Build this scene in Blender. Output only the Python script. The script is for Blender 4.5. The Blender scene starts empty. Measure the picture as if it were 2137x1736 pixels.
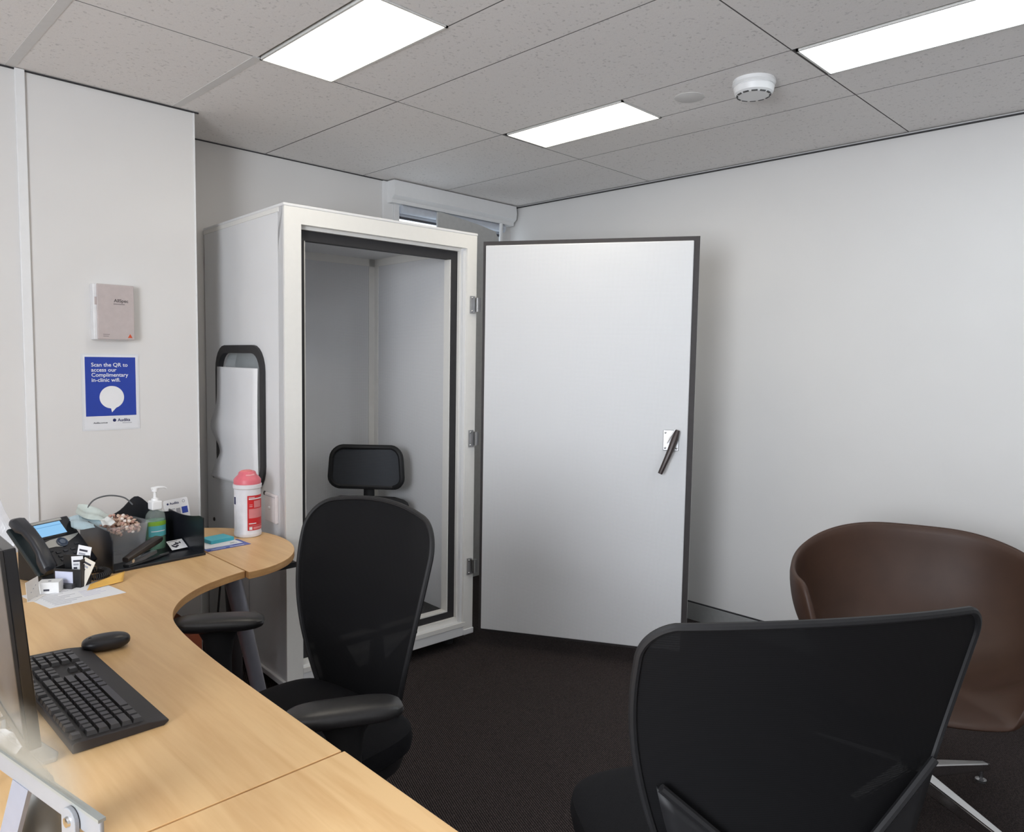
import bpy, bmesh, math, random
from mathutils import Vector, Matrix
random.seed(7)
R = math.radians
sc = bpy.context.scene
col = sc.collection

# ------------------------------------------------------------------ camera, world, light, exposure
CAM = Vector((0, 0, 1.456))
F_PX = 1539.69
def cam_axes(yaw, pitch, roll):
    f = Vector((math.cos(pitch)*math.cos(yaw), math.cos(pitch)*math.sin(yaw), math.sin(pitch)))
    r = f.cross(Vector((0, 0, 1))).normalized(); u = r.cross(f)
    c, s = math.cos(roll), math.sin(roll)
    return c*r+s*u, -s*r+c*u, f
_r, _u, _f = cam_axes(R(45.032), R(-4.365), R(0.959))
cd = bpy.data.cameras.new('camera'); cam = bpy.data.objects.new('camera', cd); col.objects.link(cam)
cam.matrix_world = Matrix(((_r.x, _u.x, -_f.x, CAM.x), (_r.y, _u.y, -_f.y, CAM.y), (_r.z, _u.z, -_f.z, CAM.z), (0, 0, 0, 1)))
cd.sensor_fit = 'HORIZONTAL'; cd.sensor_width = 36; cd.lens = F_PX/2137*36; cd.clip_start = 0.02
sc.camera = cam
sc.view_settings.view_transform = 'Standard'; sc.view_settings.look = 'None'
sc.view_settings.gamma = 1; sc.view_settings.use_curve_mapping = False
sc.view_settings.exposure = 0.04
w = bpy.data.worlds.new('world'); sc.world = w; w.use_nodes = True
bg = w.node_tree.nodes['Background']; bg.inputs[0].default_value = (0.80, 0.90, 1.0, 1); bg.inputs[1].default_value = 2.2
# daylight entering through the window of the left wall
al = bpy.data.lights.new('daylight', 'AREA'); al.shape = 'RECTANGLE'; al.size = 3.0; al.size_y = 1.35
al.energy = 260; al.color = (0.90, 0.94, 1.0)
ao = bpy.data.objects.new('daylight', al); col.objects.link(ao)
ao.location = (-1.72, 0.20, 1.60); ao.rotation_euler = (0, R(-90), 0)
LAMP_WARM, LAMP_COOL = 9.0, 9.0

# ------------------------------------------------------------------ materials
MATS = {}
def nodes_of(name):
    m = bpy.data.materials.new(name); m.use_nodes = True
    nt = m.node_tree; b = nt.nodes['Principled BSDF']
    return m, nt, b
def mat(name, c, rough=0.5, metal=0.0, noise=0.04, scale=40, bump=0.0, spec=0.5, alpha=1.0, trans=0.0, stretch=(1, 1, 1), coat=0.0):
    if name in MATS: return MATS[name]
    m, nt, b = nodes_of(name)
    tc = nt.nodes.new('ShaderNodeTexCoord'); mp = nt.nodes.new('ShaderNodeMapping')
    mp.inputs['Scale'].default_value = stretch
    nz = nt.nodes.new('ShaderNodeTexNoise'); nz.inputs['Scale'].default_value = scale; nz.inputs['Detail'].default_value = 4
    rp = nt.nodes.new('ShaderNodeValToRGB')
    lo = [max(0, x*(1-noise)) for x in c]; hi = [min(1, x*(1+noise)) for x in c]
    rp.color_ramp.elements[0].color = (*lo, 1); rp.color_ramp.elements[1].color = (*hi, 1)
    rp.color_ramp.elements[0].position = 0.3; rp.color_ramp.elements[1].position = 0.7
    L = nt.links
    L.new(tc.outputs['Object'], mp.inputs[0]); L.new(mp.outputs[0], nz.inputs['Vector'])
    L.new(nz.outputs['Fac'], rp.inputs[0]); L.new(rp.outputs[0], b.inputs['Base Color'])
    b.inputs['Roughness'].default_value = rough; b.inputs['Metallic'].default_value = metal
    b.inputs['Specular IOR Level'].default_value = spec
    b.inputs['Transmission Weight'].default_value = trans; b.inputs['Alpha'].default_value = alpha
    b.inputs['Coat Weight'].default_value = coat
    if bump:
        bp = nt.nodes.new('ShaderNodeBump'); bp.inputs['Strength'].default_value = bump; bp.inputs['Distance'].default_value = 0.002
        L.new(nz.outputs['Fac'], bp.inputs['Height']); L.new(bp.outputs[0], b.inputs['Normal'])
    MATS[name] = m
    return m
def emis(name, c, s, lines=False):
    m, nt, b = nodes_of(name)
    nt.nodes.remove(b)
    e = nt.nodes.new('ShaderNodeEmission'); e.inputs[1].default_value = s; e.inputs[0].default_value = (*c, 1)
    if lines:
        tc = nt.nodes.new('ShaderNodeTexCoord'); wv = nt.nodes.new('ShaderNodeTexWave'); wv.inputs['Scale'].default_value = 22
        wv.bands_direction = 'Y'
        rp = nt.nodes.new('ShaderNodeValToRGB')
        rp.color_ramp.elements[0].color = (c[0]*.85, c[1]*.85, c[2]*.85, 1); rp.color_ramp.elements[1].color = (*c, 1)
        nt.links.new(tc.outputs['Object'], wv.inputs['Vector']); nt.links.new(wv.outputs['Color'], rp.inputs[0]); nt.links.new(rp.outputs[0], e.inputs[0])
    nt.links.new(e.outputs[0], nt.nodes['Material Output'].inputs[0])
    return m
def clear(name, c, fac, rough=0.05, fade=None):
    """thin clear plastic: mostly see-through, a little milky"""
    m, nt, b = nodes_of(name)
    b.inputs['Base Color'].default_value = (*c, 1); b.inputs['Roughness'].default_value = rough
    t = nt.nodes.new('ShaderNodeBsdfTransparent'); mx = nt.nodes.new('ShaderNodeMixShader'); mx.inputs[0].default_value = fac
    nz = nt.nodes.new('ShaderNodeTexNoise'); nz.inputs['Scale'].default_value = 30
    tc = nt.nodes.new('ShaderNodeTexCoord'); nt.links.new(tc.outputs['Object'], nz.inputs['Vector'])
    ma = nt.nodes.new('ShaderNodeMath'); ma.operation = 'MULTIPLY_ADD'; ma.inputs[1].default_value = fac*0.4; ma.inputs[2].default_value = fac*0.8
    nt.links.new(nz.outputs['Fac'], ma.inputs[0]); nt.links.new(ma.outputs[0], mx.inputs[0])
    nt.links.new(t.outputs[0], mx.inputs[1]); nt.links.new(b.outputs[0], mx.inputs[2])
    nt.links.new(mx.outputs[0], nt.nodes['Material Output'].inputs[0])
    return m

WALL = mat('wall_paint', (0.715, 0.70, 0.685), 0.6, noise=0.012, scale=3, bump=0.02)
WHITE_TRIM = mat('white_trim', (0.80, 0.80, 0.80), 0.4, noise=0.01)
def tile_mat():
    m, nt, b = nodes_of('ceiling_tile')
    tc = nt.nodes.new('ShaderNodeTexCoord'); L = nt.links
    n1 = nt.nodes.new('ShaderNodeTexNoise'); n1.inputs['Scale'].default_value = 75; n1.inputs['Detail'].default_value = 3
    n2 = nt.nodes.new('ShaderNodeTexNoise'); n2.inputs['Scale'].default_value = 260
    r1 = nt.nodes.new('ShaderNodeValToRGB'); r1.color_ramp.elements[0].position = 0.30; r1.color_ramp.elements[1].position = 0.40
    r1.color_ramp.elements[0].color = (0.66, 0.635, 0.62, 1); r1.color_ramp.elements[1].color = (0.86, 0.83, 0.81, 1)
    r2 = nt.nodes.new('ShaderNodeValToRGB'); r2.color_ramp.elements[0].color = (0.88, 0.88, 0.88, 1)
    mx = nt.nodes.new('ShaderNodeMix'); mx.data_type = 'RGBA'; mx.blend_type = 'MULTIPLY'; mx.inputs[0].default_value = 1
    L.new(tc.outputs['Object'], n1.inputs['Vector']); L.new(tc.outputs['Object'], n2.inputs['Vector'])
    L.new(n1.outputs['Fac'], r1.inputs[0]); L.new(n2.outputs['Fac'], r2.inputs[0])
    L.new(r1.outputs[0], mx.inputs[6]); L.new(r2.outputs[0], mx.inputs[7]); L.new(mx.outputs[2], b.inputs['Base Color'])
    bp = nt.nodes.new('ShaderNodeBump'); bp.inputs['Strength'].default_value = 0.25; bp.inputs['Distance'].default_value = 0.002
    L.new(n1.outputs['Fac'], bp.inputs['Height']); L.new(bp.outputs[0], b.inputs['Normal'])
    b.inputs['Roughness'].default_value = 0.9
    return m
TILE = tile_mat()
TILEEDGE = mat('tile_joint_shade', (0.20, 0.19, 0.18), 0.9)  # dark side faces paint the shade inside the tile joints
TBAR = mat('ceiling_bar', (0.66, 0.645, 0.63), 0.6, noise=0.02)
def carpet_mat(name, c0, c1):
    m, nt, b = nodes_of(name)
    tc = nt.nodes.new('ShaderNodeTexCoord'); L = nt.links
    mp = nt.nodes.new('ShaderNodeMapping'); mp.inputs['Rotation'].default_value = (0, 0, R(20))
    wv = nt.nodes.new('ShaderNodeTexWave'); wv.inputs['Scale'].default_value = 42; wv.inputs['Distortion'].default_value = 2.5
    wv.inputs['Detail'].default_value = 3; wv.inputs['Detail Scale'].default_value = 5
    nz = nt.nodes.new('ShaderNodeTexNoise'); nz.inputs['Scale'].default_value = 190; nz.inputs['Detail'].default_value = 2
    ad = nt.nodes.new('ShaderNodeMath'); ad.operation = 'MULTIPLY'
    rp = nt.nodes.new('ShaderNodeValToRGB'); rp.color_ramp.elements[0].color = (*c0, 1); rp.color_ramp.elements[1].color = (*c1, 1)
    rp.color_ramp.elements[0].position = 0.08; rp.color_ramp.elements[1].position = 0.55
    L.new(tc.outputs['Object'], mp.inputs[0]); L.new(mp.outputs[0], wv.inputs['Vector']); L.new(tc.outputs['Object'], nz.inputs['Vector'])
    L.new(wv.outputs['Fac'], ad.inputs[0]); L.new(nz.outputs['Fac'], ad.inputs[1]); L.new(ad.outputs[0], rp.inputs[0])
    L.new(rp.outputs[0], b.inputs['Base Color'])
    bp = nt.nodes.new('ShaderNodeBump'); bp.inputs['Strength'].default_value = 0.6; bp.inputs['Distance'].default_value = 0.004
    L.new(ad.outputs[0], bp.inputs['Height']); L.new(bp.outputs[0], b.inputs['Normal'])
    b.inputs['Roughness'].default_value = 0.95; b.inputs['Specular IOR Level'].default_value = 0.15
    return m
CARPET = carpet_mat('carpet', (0.012, 0.010, 0.010), (0.085, 0.066, 0.064))
BOOTHCARPET = carpet_mat('booth_carpet', (0.05, 0.05, 0.052), (0.12, 0.12, 0.122))
def wood_mat(name, c0, c1, scale=(26, 2.2, 10)):
    m, nt, b = nodes_of(name)
    tc = nt.nodes.new('ShaderNodeTexCoord'); mp = nt.nodes.new('ShaderNodeMapping'); mp.inputs['Scale'].default_value = scale
    n1 = nt.nodes.new('ShaderNodeTexNoise'); n1.inputs['Scale'].default_value = 1.0; n1.inputs['Detail'].default_value = 6; n1.inputs['Distortion'].default_value = 0.6
    n2 = nt.nodes.new('ShaderNodeTexNoise'); n2.inputs['Scale'].default_value = 5.0; n2.inputs['Detail'].default_value = 3
    rp = nt.nodes.new('ShaderNodeValToRGB'); rp.color_ramp.elements[0].color = (*c0, 1); rp.color_ramp.elements[1].color = (*c1, 1)
    rp.color_ramp.elements[0].position = 0.28; rp.color_ramp.elements[1].position = 0.62
    L = nt.links
    mx = nt.nodes.new('ShaderNodeMath'); mx.operation = 'MULTIPLY_ADD'; mx.inputs[1].default_value = 0.25
    L.new(tc.outputs['Object'], mp.inputs[0]); L.new(mp.outputs[0], n1.inputs['Vector']); L.new(mp.outputs[0], n2.inputs['Vector'])
    L.new(n2.outputs['Fac'], mx.inputs[0]); L.new(n1.outputs['Fac'], mx.inputs[2])
    sb = nt.nodes.new('ShaderNodeMath'); sb.operation = 'SUBTRACT'; sb.inputs[1].default_value = 0.12
    L.new(mx.outputs[0], sb.inputs[0]); L.new(sb.outputs[0], rp.inputs[0]); L.new(rp.outputs[0], b.inputs['Base Color'])
    b.inputs['Roughness'].default_value = 0.38; b.inputs['Specular IOR Level'].default_value = 0.4
    return m
WOOD = wood_mat('beech_laminate', (0.66, 0.40, 0.18), (0.76, 0.50, 0.245))
WOODEDGE = wood_mat('beech_edge', (0.47, 0.24, 0.09), (0.60, 0.34, 0.14), (8, 8, 60))
REDWOOD = wood_mat('red_veneer', (0.30, 0.075, 0.035), (0.40, 0.105, 0.05), (4, 4, 14))
def perf_mat(name, c, dark, period):
    m, nt, b = nodes_of(name); L = nt.links
    tc = nt.nodes.new('ShaderNodeTexCoord'); sp = nt.nodes.new('ShaderNodeSeparateXYZ'); L.new(tc.outputs['Object'], sp.inputs[0])
    def mth(op, a, bb=None):
        n = nt.nodes.new('ShaderNodeMath'); n.operation = op
        for i, v in enumerate((a, bb)):
            if v is None: continue
            if isinstance(v, (int, float)): n.inputs[i].default_value = v
            else: L.new(v, n.inputs[i])
        return n.outputs[0]
    a = mth('ADD', sp.outputs[0], sp.outputs[1]); k = 2*math.pi/period
    s1 = mth('SINE', mth('MULTIPLY', mth('ADD', a, sp.outputs[2]), k)); s2 = mth('SINE', mth('MULTIPLY', mth('SUBTRACT', a, sp.outputs[2]), k))
    d = mth('MULTIPLY', s1, s2)
    rp = nt.nodes.new('ShaderNodeValToRGB'); rp.color_ramp.elements[0].color = (*c, 1); rp.color_ramp.elements[1].color = (*[x*dark for x in c], 1)
    rp.color_ramp.elements[0].position = 0.30; rp.color_ramp.elements[1].position = 0.62
    L.new(d, rp.inputs[0]); L.new(rp.outputs[0], b.inputs['Base Color'])
    b.inputs['Roughness'].default_value = 0.5
    return m
PERF = perf_mat('perforated_white', (0.74, 0.74, 0.75), 0.76, 0.0125)
BOOTHW = mat('booth_white', (0.76, 0.76, 0.765), 0.42, noise=0.012, scale=6)
BOOTHCREAM = mat('booth_cream', (0.80, 0.785, 0.75), 0.35, noise=0.01)
RUBBER = mat('black_rubber', (0.022, 0.021, 0.023), 0.6, noise=0.1)
RUBBERDOOR = mat('door_rubber', (0.036, 0.030, 0.030), 0.6, noise=0.1)
CHROME = mat('chrome', (0.62, 0.62, 0.62), 0.16, metal=1, noise=0.03)
STEEL = mat('satin_steel', (0.45, 0.45, 0.46), 0.34, metal=1, noise=0.05)
BRONZE = mat('dark_lever', (0.055, 0.042, 0.040), 0.4, metal=0.3, noise=0.1)
BLACKP = mat('black_plastic', (0.012, 0.012, 0.013), 0.42, noise=0.1)
BLACKG = mat('black_gloss', (0.008, 0.008, 0.009), 0.18, noise=0.1)
ARMPAD = mat('arm_pad', (0.017, 0.016, 0.016), 0.38, noise=0.15, scale=120)
FABRIC = mat('black_fabric', (0.008, 0.008, 0.0095), 0.9, noise=0.3, scale=500, bump=0.3, spec=0.2)
FRAMEBK = mat('chair_frame', (0.0065, 0.0062, 0.0072), 0.62, noise=0.1)
def mesh_fabric(name, c, opac):
    m, nt, b = nodes_of(name); L = nt.links
    tc = nt.nodes.new('ShaderNodeTexCoord'); wv = nt.nodes.new('ShaderNodeTexWave'); wv.bands_direction = 'Z'; wv.inputs['Scale'].default_value = 75
    L.new(tc.outputs['Object'], wv.inputs['Vector'])
    rp = nt.nodes.new('ShaderNodeValToRGB'); rp.color_ramp.elements[0].color = (*[x*.6 for x in c], 1); rp.color_ramp.elements[1].color = (*c, 1)
    L.new(wv.outputs['Fac'], rp.inputs[0]); L.new(rp.outputs[0], b.inputs['Base Color'])
    b.inputs['Roughness'].default_value = 0.8; b.inputs['Specular IOR Level'].default_value = 0.2
    t = nt.nodes.new('ShaderNodeBsdfTransparent'); mx = nt.nodes.new('ShaderNodeMixShader')
    ma = nt.nodes.new('ShaderNodeMath'); ma.operation = 'MULTIPLY_ADD'; ma.inputs[1].default_value = 0.03; ma.inputs[2].default_value = opac-0.015
    L.new(wv.outputs['Fac'], ma.inputs[0]); L.new(ma.outputs[0], mx.inputs[0])
    L.new(t.outputs[0], mx.inputs[1]); L.new(b.outputs[0], mx.inputs[2]); L.new(mx.outputs[0], nt.nodes['Material Output'].inputs[0])
    return m
MESH = mesh_fabric('chair_mesh', (0.0042, 0.0040, 0.0048), 0.984)
HEADMESH = mesh_fabric('headrest_mesh', (0.070, 0.075, 0.085), 0.95)
BROWN = mat('brown_tub_shell', (0.056, 0.028, 0.018), 0.5, noise=0.08, scale=14, spec=0.35)
SILVERLEG = mat('silver_leg_paint', (0.30, 0.30, 0.34), 0.32, metal=0.6, noise=0.03)
DARKLEG = mat('dark_leg_paint', (0.05, 0.045, 0.047), 0.4, metal=0.3)
PAPER = mat('white_paper', (0.80, 0.80, 0.815), 0.7, noise=0.015, scale=8)
INK = mat('dark_ink', (0.03, 0.03, 0.045), 0.6)
GREYINK = mat('grey_ink', (0.36, 0.36, 0.40), 0.6)
BLUE = mat('poster_blue', (0.022, 0.055, 0.36), 0.35, noise=0.03)
NAVY = mat('navy_ink', (0.010, 0.016, 0.09), 0.5)
SKIRT = mat('grey_skirting', (0.30, 0.30, 0.295), 0.5)
GLASS = clear('window_glass', (0.75, 0.82, 0.85), 0.10)

# ------------------------------------------------------------------ geometry helpers
class MB:
    def __init__(s): s.v = []; s.f = []; s.m = []
    def add(s, vs, fs, M=None, mi=0):
        o = len(s.v)
        s.v += [tuple(M @ Vector(p)) if M else tuple(p) for p in vs]
        s.f += [tuple(o+i for i in f) for f in fs]; s.m += [mi]*len(fs)
        return s
    def box(s, a, b, M=None, mi=0):
        (x0, y0, z0), (x1, y1, z1) = a, b
        return s.add([(x0,y0,z0),(x1,y0,z0),(x1,y1,z0),(x0,y1,z0),(x0,y0,z1),(x1,y0,z1),(x1,y1,z1),(x0,y1,z1)],
            [(3,2,1,0),(4,5,6,7),(0,1,5,4),(1,2,6,5),(2,3,7,6),(3,0,4,7)], M, mi)
    def prism(s, poly, z0, z1, M=None, mi=0, side_mi=None):
        n = len(poly)
        a = sum(poly[i][0]*poly[(i+1)%n][1]-poly[(i+1)%n][0]*poly[i][1] for i in range(n))
        if a < 0: poly = poly[::-1]
        vs = [(x,y,z0) for x,y in poly]+[(x,y,z1) for x,y in poly]
        s.add(vs, [tuple(range(n))[::-1], tuple(range(n,2*n))], M, mi)
        k = len(s.v)-2*n
        for i in range(n):
            j = (i+1)%n; s.f.append((k+i,k+j,k+n+j,k+n+i)); s.m.append(mi if side_mi is None else side_mi)
        return s
    def loft(s, rings, M=None, cap=True, closed=True, mi=0):
        n = len(rings[0]); vs = [p for r in rings for p in r]; fs = []
        for i in range(len(rings)-1):
            for j in range(n if closed else n-1):
                k = (j+1)%n; fs.append((i*n+j, i*n+k, (i+1)*n+k, (i+1)*n+j))
        if cap and closed: fs += [tuple(range(n))[::-1], tuple((len(rings)-1)*n+j for j in range(n))]
        return s.add(vs, fs, M, mi)
    def lathe(s, prof, seg=24, M=None, mi=0):
        return s.loft([[(r*math.cos(2*math.pi*j/seg), r*math.sin(2*math.pi*j/seg), z) for j in range(seg)] for r, z in prof], M, mi=mi)
    def cyl(s, r, p, q, seg=16, r2=None, mi=0):
        return s.tube([p, q], [r, r if r2 is None else r2], seg, mi=mi)
    def tube(s, path, r, seg=8, closed=False, mi=0, flat=None):
        P = [Vector(p) for p in path]; n = len(P); rings = []
        up = None
        for i in range(n):
            if closed: t = P[(i+1)%n]-P[i-1]
            else: t = P[min(i+1,n-1)]-P[max(i-1,0)]
            t.normalize()
            if up is None:
                up = Vector((0,0,1)) if abs(t.z) < .9 else Vector((1,0,0))
            a = up - t*up.dot(t); a.normalize(); up = a; b = t.cross(a)
            rr = r[i] if isinstance(r, (list, tuple)) else r
            fa, fb = flat or (1, 1)
            rings.append([P[i]+a*(rr*fa*math.cos(2*math.pi*j/seg))+b*(rr*fb*math.sin(2*math.pi*j/seg)) for j in range(seg)])
        if closed: rings.append(rings[0])
        return s.loft(rings, cap=not closed, mi=mi)
    def sell(s, a, b, c, e1=0.5, e2=0.5, nu=28, nv=14, M=None, mi=0):
        sg = lambda x, e: math.copysign(abs(x)**e, x)
        rings = []
        for i in range(nv+1):
            t = -math.pi/2+math.pi*i/nv; ct, st = max(1e-4, math.cos(t)), math.sin(t)
            rings.append([(a*sg(ct,e1)*sg(math.cos(2*math.pi*j/nu),e2), b*sg(ct,e1)*sg(math.sin(2*math.pi*j/nu),e2), c*sg(st,e1)) for j in range(nu)])
        return s.loft(rings, M, mi=mi)
    def grid(s, fn, nu, nv, mi=0):
        vs = [fn(-1+2*i/nu, j/nv) for j in range(nv+1) for i in range(nu+1)]
        fs = [(j*(nu+1)+i, j*(nu+1)+i+1, (j+1)*(nu+1)+i+1, (j+1)*(nu+1)+i) for j in range(nv) for i in range(nu)]
        return s.add(vs, fs, mi=mi)
    def build(s, name, mats, parent=None, smooth=False, bevel=0, seg=2, solid=0, sub=0, label=None, angle=35):
        me = bpy.data.meshes.new(name); me.from_pydata(s.v, [], s.f)
        if not isinstance(mats, (list, tuple)): mats = [mats]
        for m in mats: me.materials.append(m)
        for p, mi in zip(me.polygons, s.m): p.material_index = mi
        bm = bmesh.new(); bm.from_mesh(me); bmesh.ops.recalc_face_normals(bm, faces=bm.faces); bm.to_mesh(me); bm.free()
        if smooth:
            me.polygons.foreach_set('use_smooth', [True]*len(me.polygons))
            try: me.set_sharp_from_angle(angle=R(angle))
            except Exception: pass
        me.update()
        o = bpy.data.objects.new(name, me); col.objects.link(o); o.parent = parent
        if solid: d = o.modifiers.new('solid', 'SOLIDIFY'); d.thickness = solid; d.offset = 0
        if sub: d = o.modifiers.new('sub', 'SUBSURF'); d.levels = sub; d.render_levels = sub
        if bevel: d = o.modifiers.new('bevel', 'BEVEL'); d.width = bevel; d.segments = seg; d.limit_method = 'ANGLE'; d.angle_limit = R(40)
        if label: o['label'] = label
        return o
def tag(o, label, cat, group=None):
    o['label'] = label; o['category'] = cat
    if group: o['group'] = group
    return o
def thing(name, label, cat, loc=(0,0,0), rz=0.0, group=None):
    o = bpy.data.objects.new(name, None); col.objects.link(o); o.empty_display_size = 0.05
    o.location = loc; o.rotation_euler = (0, 0, rz)
    return tag(o, label, cat, group)
def struct(o):
    o['kind'] = 'structure'; return o
def bx(name, a, b, m, parent=None, bevel=0, label=None):
    return MB().box(a, b).build(name, m, parent, bevel=bevel, label=label)
def T(x, y, z): return Matrix.Translation((x, y, z))
def RX(a): return Matrix.Rotation(R(a), 4, 'X')
def RY(a): return Matrix.Rotation(R(a), 4, 'Y')
def RZ(a): return Matrix.Rotation(R(a), 4, 'Z')
def rrect(x0, y0, x1, y1, r, n=5):
    out = []
    for cx, cy, a0 in ((x1-r,y0+r,-90),(x1-r,y1-r,0),(x0+r,y1-r,90),(x0+r,y0+r,180)):
        for i in range(n+1):
            a = R(a0+90*i/n); out.append((cx+r*math.cos(a), cy+r*math.sin(a)))
    return out
def text_mesh(name, body, size, m, parent, M, bold=0.0, align='LEFT', ext=0.0002):
    cu = bpy.data.curves.new(name, 'FONT'); cu.body = body; cu.size = size; cu.offset = bold*size; cu.extrude = ext; cu.align_x = align; cu.resolution_u = 3
    t = bpy.data.objects.new('tmp_text', cu); col.objects.link(t)
    dg = bpy.context.evaluated_depsgraph_get()
    me = bpy.data.meshes.new_from_object(t.evaluated_get(dg)); me.name = name
    bpy.data.objects.remove(t); bpy.data.curves.remove(cu)
    me.materials.clear(); me.materials.append(m)
    me.transform(M)
    o = bpy.data.objects.new(name, me); col.objects.link(o); o.parent = parent
    return o

# ------------------------------------------------------------------ room shell
X0, X1, Y0, YB, ZC = -1.6, 3.64, -1.9, 3.69, 2.50
PX, PY = 1.322, 3.295           # pillar corner
struct(bx('floor', (X0-.1, Y0-.1, -0.1), (X1+.1, YB+.1, 0), CARPET))
cb = struct(bx('ceiling', (X0-.1, Y0-.1, ZC+.012), (X1+.1, YB+.1, ZC+.08), mat('ceiling_void', (0.03, 0.03, 0.03), 0.9)))
struct(bx('wall_right', (X1, Y0-.1, 0), (X1+.1, YB+.1, ZC+.01), WALL))
m = MB()                        # back wall with the window opening
WX0, WX1, WZ0, WZ1 = 2.665, 3.56, 0.95, 2.37
m.box((X0-.1, YB, 0), (WX0, YB+.1, ZC+.01)); m.box((WX1, YB, 0), (X1, YB+.1, ZC+.01))
m.box((WX0, YB, 0), (WX1, YB+.1, WZ0)); m.box((WX0, YB, WZ1), (WX1, YB+.1, ZC+.01))
struct(m.build('wall_back', WALL))
struct(bx('wall_pillar', (X0, PY, 0), (PX, YB, ZC), WALL))
struct(bx('wall_rear', (X0-.1, Y0-.1, 0), (X1, Y0, ZC+.01), WALL))
m = MB()                        # left wall with a wide window
LY0, LY1, LZ0, LZ1 = -1.35, 1.75, 0.90, 2.32
m.box((X0-.1, Y0, 0), (X0, LY0, ZC+.01)); m.box((X0-.1, LY1, 0), (X0, YB, ZC+.01))
m.box((X0-.1, LY0, 0), (X0, LY1, LZ0)); m.box((X0-.1, LY0, LZ1), (X0, LY1, ZC+.01))
struct(m.build('wall_left', WALL))
wf = MB()
for a in (LY0, -0.32, 0.71, LY1-.05): wf.box((X0-.06, a, LZ0), (X0-.01, a+.05, LZ1))
wf.box((X0-.06, LY0, LZ0), (X0-.01, LY1, LZ0+.05)); wf.box((X0-.06, LY0, LZ1-.05), (X0-.01, LY1, LZ1))
struct(wf.build('window_2', WHITE_TRIM))
# joint strip on the pillar wall
struct(bx('trim_1', (0.668, PY-.012, 0), (0.700, PY, ZC-.004), WHITE_TRIM, bevel=.002))
struct(bx('trim_2', (PX-.004, PY-.003, 0), (PX+.003, PY+.004, ZC-.002), WHITE_TRIM))
# skirting
struct(bx('baseboard_right', (X1-.012, Y0, 0), (X1, YB, 0.098), SKIRT, bevel=.002))
struct(bx('trim_3', (X1-.010, Y0, 0.098), (X1, YB, 0.104), RUBBER))
struct(bx('baseboard_back', (PX, YB-.012, 0), (X1-.012, YB, 0.098), SKIRT))
struct(bx('baseboard_pillar', (X0, PY-.012, 0), (PX, PY, 0.098), SKIRT))
# shadow angle along the right wall
struct(bx('trim_4', (X1-.016, Y0, ZC-.014), (X1, YB, ZC-.010), RUBBER))
struct(bx('trim_5', (PX, YB-.006, ZC-.008), (X1, YB, ZC-.004), RUBBER))
struct(bx('trim_6', (X0, PY-.006, ZC-.009), (PX+.02, PY, ZC-.004), RUBBER))

# ceiling tiles
def tile(x0, x1, y0, y1, g=0.0024):
    MB().prism([(x0+g,y0+g),(x1-g,y0+g),(x1-g,y1-g),(x0+g,y1-g)], ZC-.002, ZC+.012, side_mi=1).build('tile', [TILE, TILEEDGE], cb)
XS = [-1.145, -0.545, 0.055, 0.655, 1.245, 1.845, 2.440, 3.000, 3.630]
YS = [YB, 2.540, 1.155, -0.230, Y0]
lamp_slots = []
for i in range(len(XS)-1):
    for j in range(len(YS)-1):
        a, b, y1, y0 = XS[i], XS[i+1], YS[j], YS[j+1]
        if j == 0 and b <= PX: y1 = PY
        if j == 0 and a < PX < b:
            g = .0035; MB().prism([(a+g,y0+g),(b-g,y0+g),(b-g,y1-g),(PX+g,y1-g),(PX+g,PY-g),(a+g,PY-g)], ZC-.002, ZC+.012, side_mi=1).build('tile', [TILE, TILEEDGE], cb); continue
        if (i, j) == (4, 1):
            tile(1.545, b, y0, y1); tile(a, 1.545, y0, 1.860)
        elif (i, j) == (6, 1):
            tile(2.725, b, y0, y1); tile(a, 2.725, y0, 1.855)
        elif (i, j) == (6, 2):
            tile(2.725, b, y0, y1)
        else: tile(a, b, y0, y1)
tile(X0, XS[0], Y0, PY)
for x in (0.655, 1.245):        # broad flat bars
    MB().box((x-.016, 2.54, ZC-.0035), (x+.016, PY, ZC+.01)).build('ceiling_bar', TBAR, cb)
MB().box((0.639, 1.155, ZC-.0035), (0.671, 2.54, ZC+.01)).build('ceiling_bar', TBAR, cb)

# ceiling lights
def ceiling_light(label, x0, x1, y0, y1, em):
    t = thing('ceiling_light', label, 'light', ((x0+x1)/2, (y0+y1)/2, ZC), group='recessed ceiling lights')
    a, b = (x1-x0)/2, (y1-y0)/2; fr = MB()
    for p, q in (((-a,-b),(-a+.008,b)), ((a-.008,-b),(a,b)), ((-a,-b),(a,-b+.008)), ((-a,b-.008),(a,b))):
        fr.box((p[0],p[1],-.006), (q[0],q[1],.01))
    fr.build('frame', mat('light_frame', (0.7, 0.69, 0.66), 0.5), t)
    MB().box((-a+.008, -b+.008, -.003), (a-.008, b-.008, .006)).build('diffuser', em, t)
EW = emis('warm_diffuser', (1.0, 0.93, 0.80), LAMP_WARM, True); EC = emis('cool_diffuser', (0.86, 0.95, 1.0), LAMP_COOL, True)
ceiling_light('warm white recessed ceiling light nearest the pillar wall, widest of the two yellowish ones', 1.255, 1.545, 1.860, 2.545, EW)
ceiling_light('warm white recessed ceiling light above the booth door, beside the smoke detector tile', 2.450, 2.725, 1.855, 2.525, EW)
ceiling_light('long cool white recessed ceiling light above the brown tub chair', 2.450, 2.725, -0.225, 1.145, EC)

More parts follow.
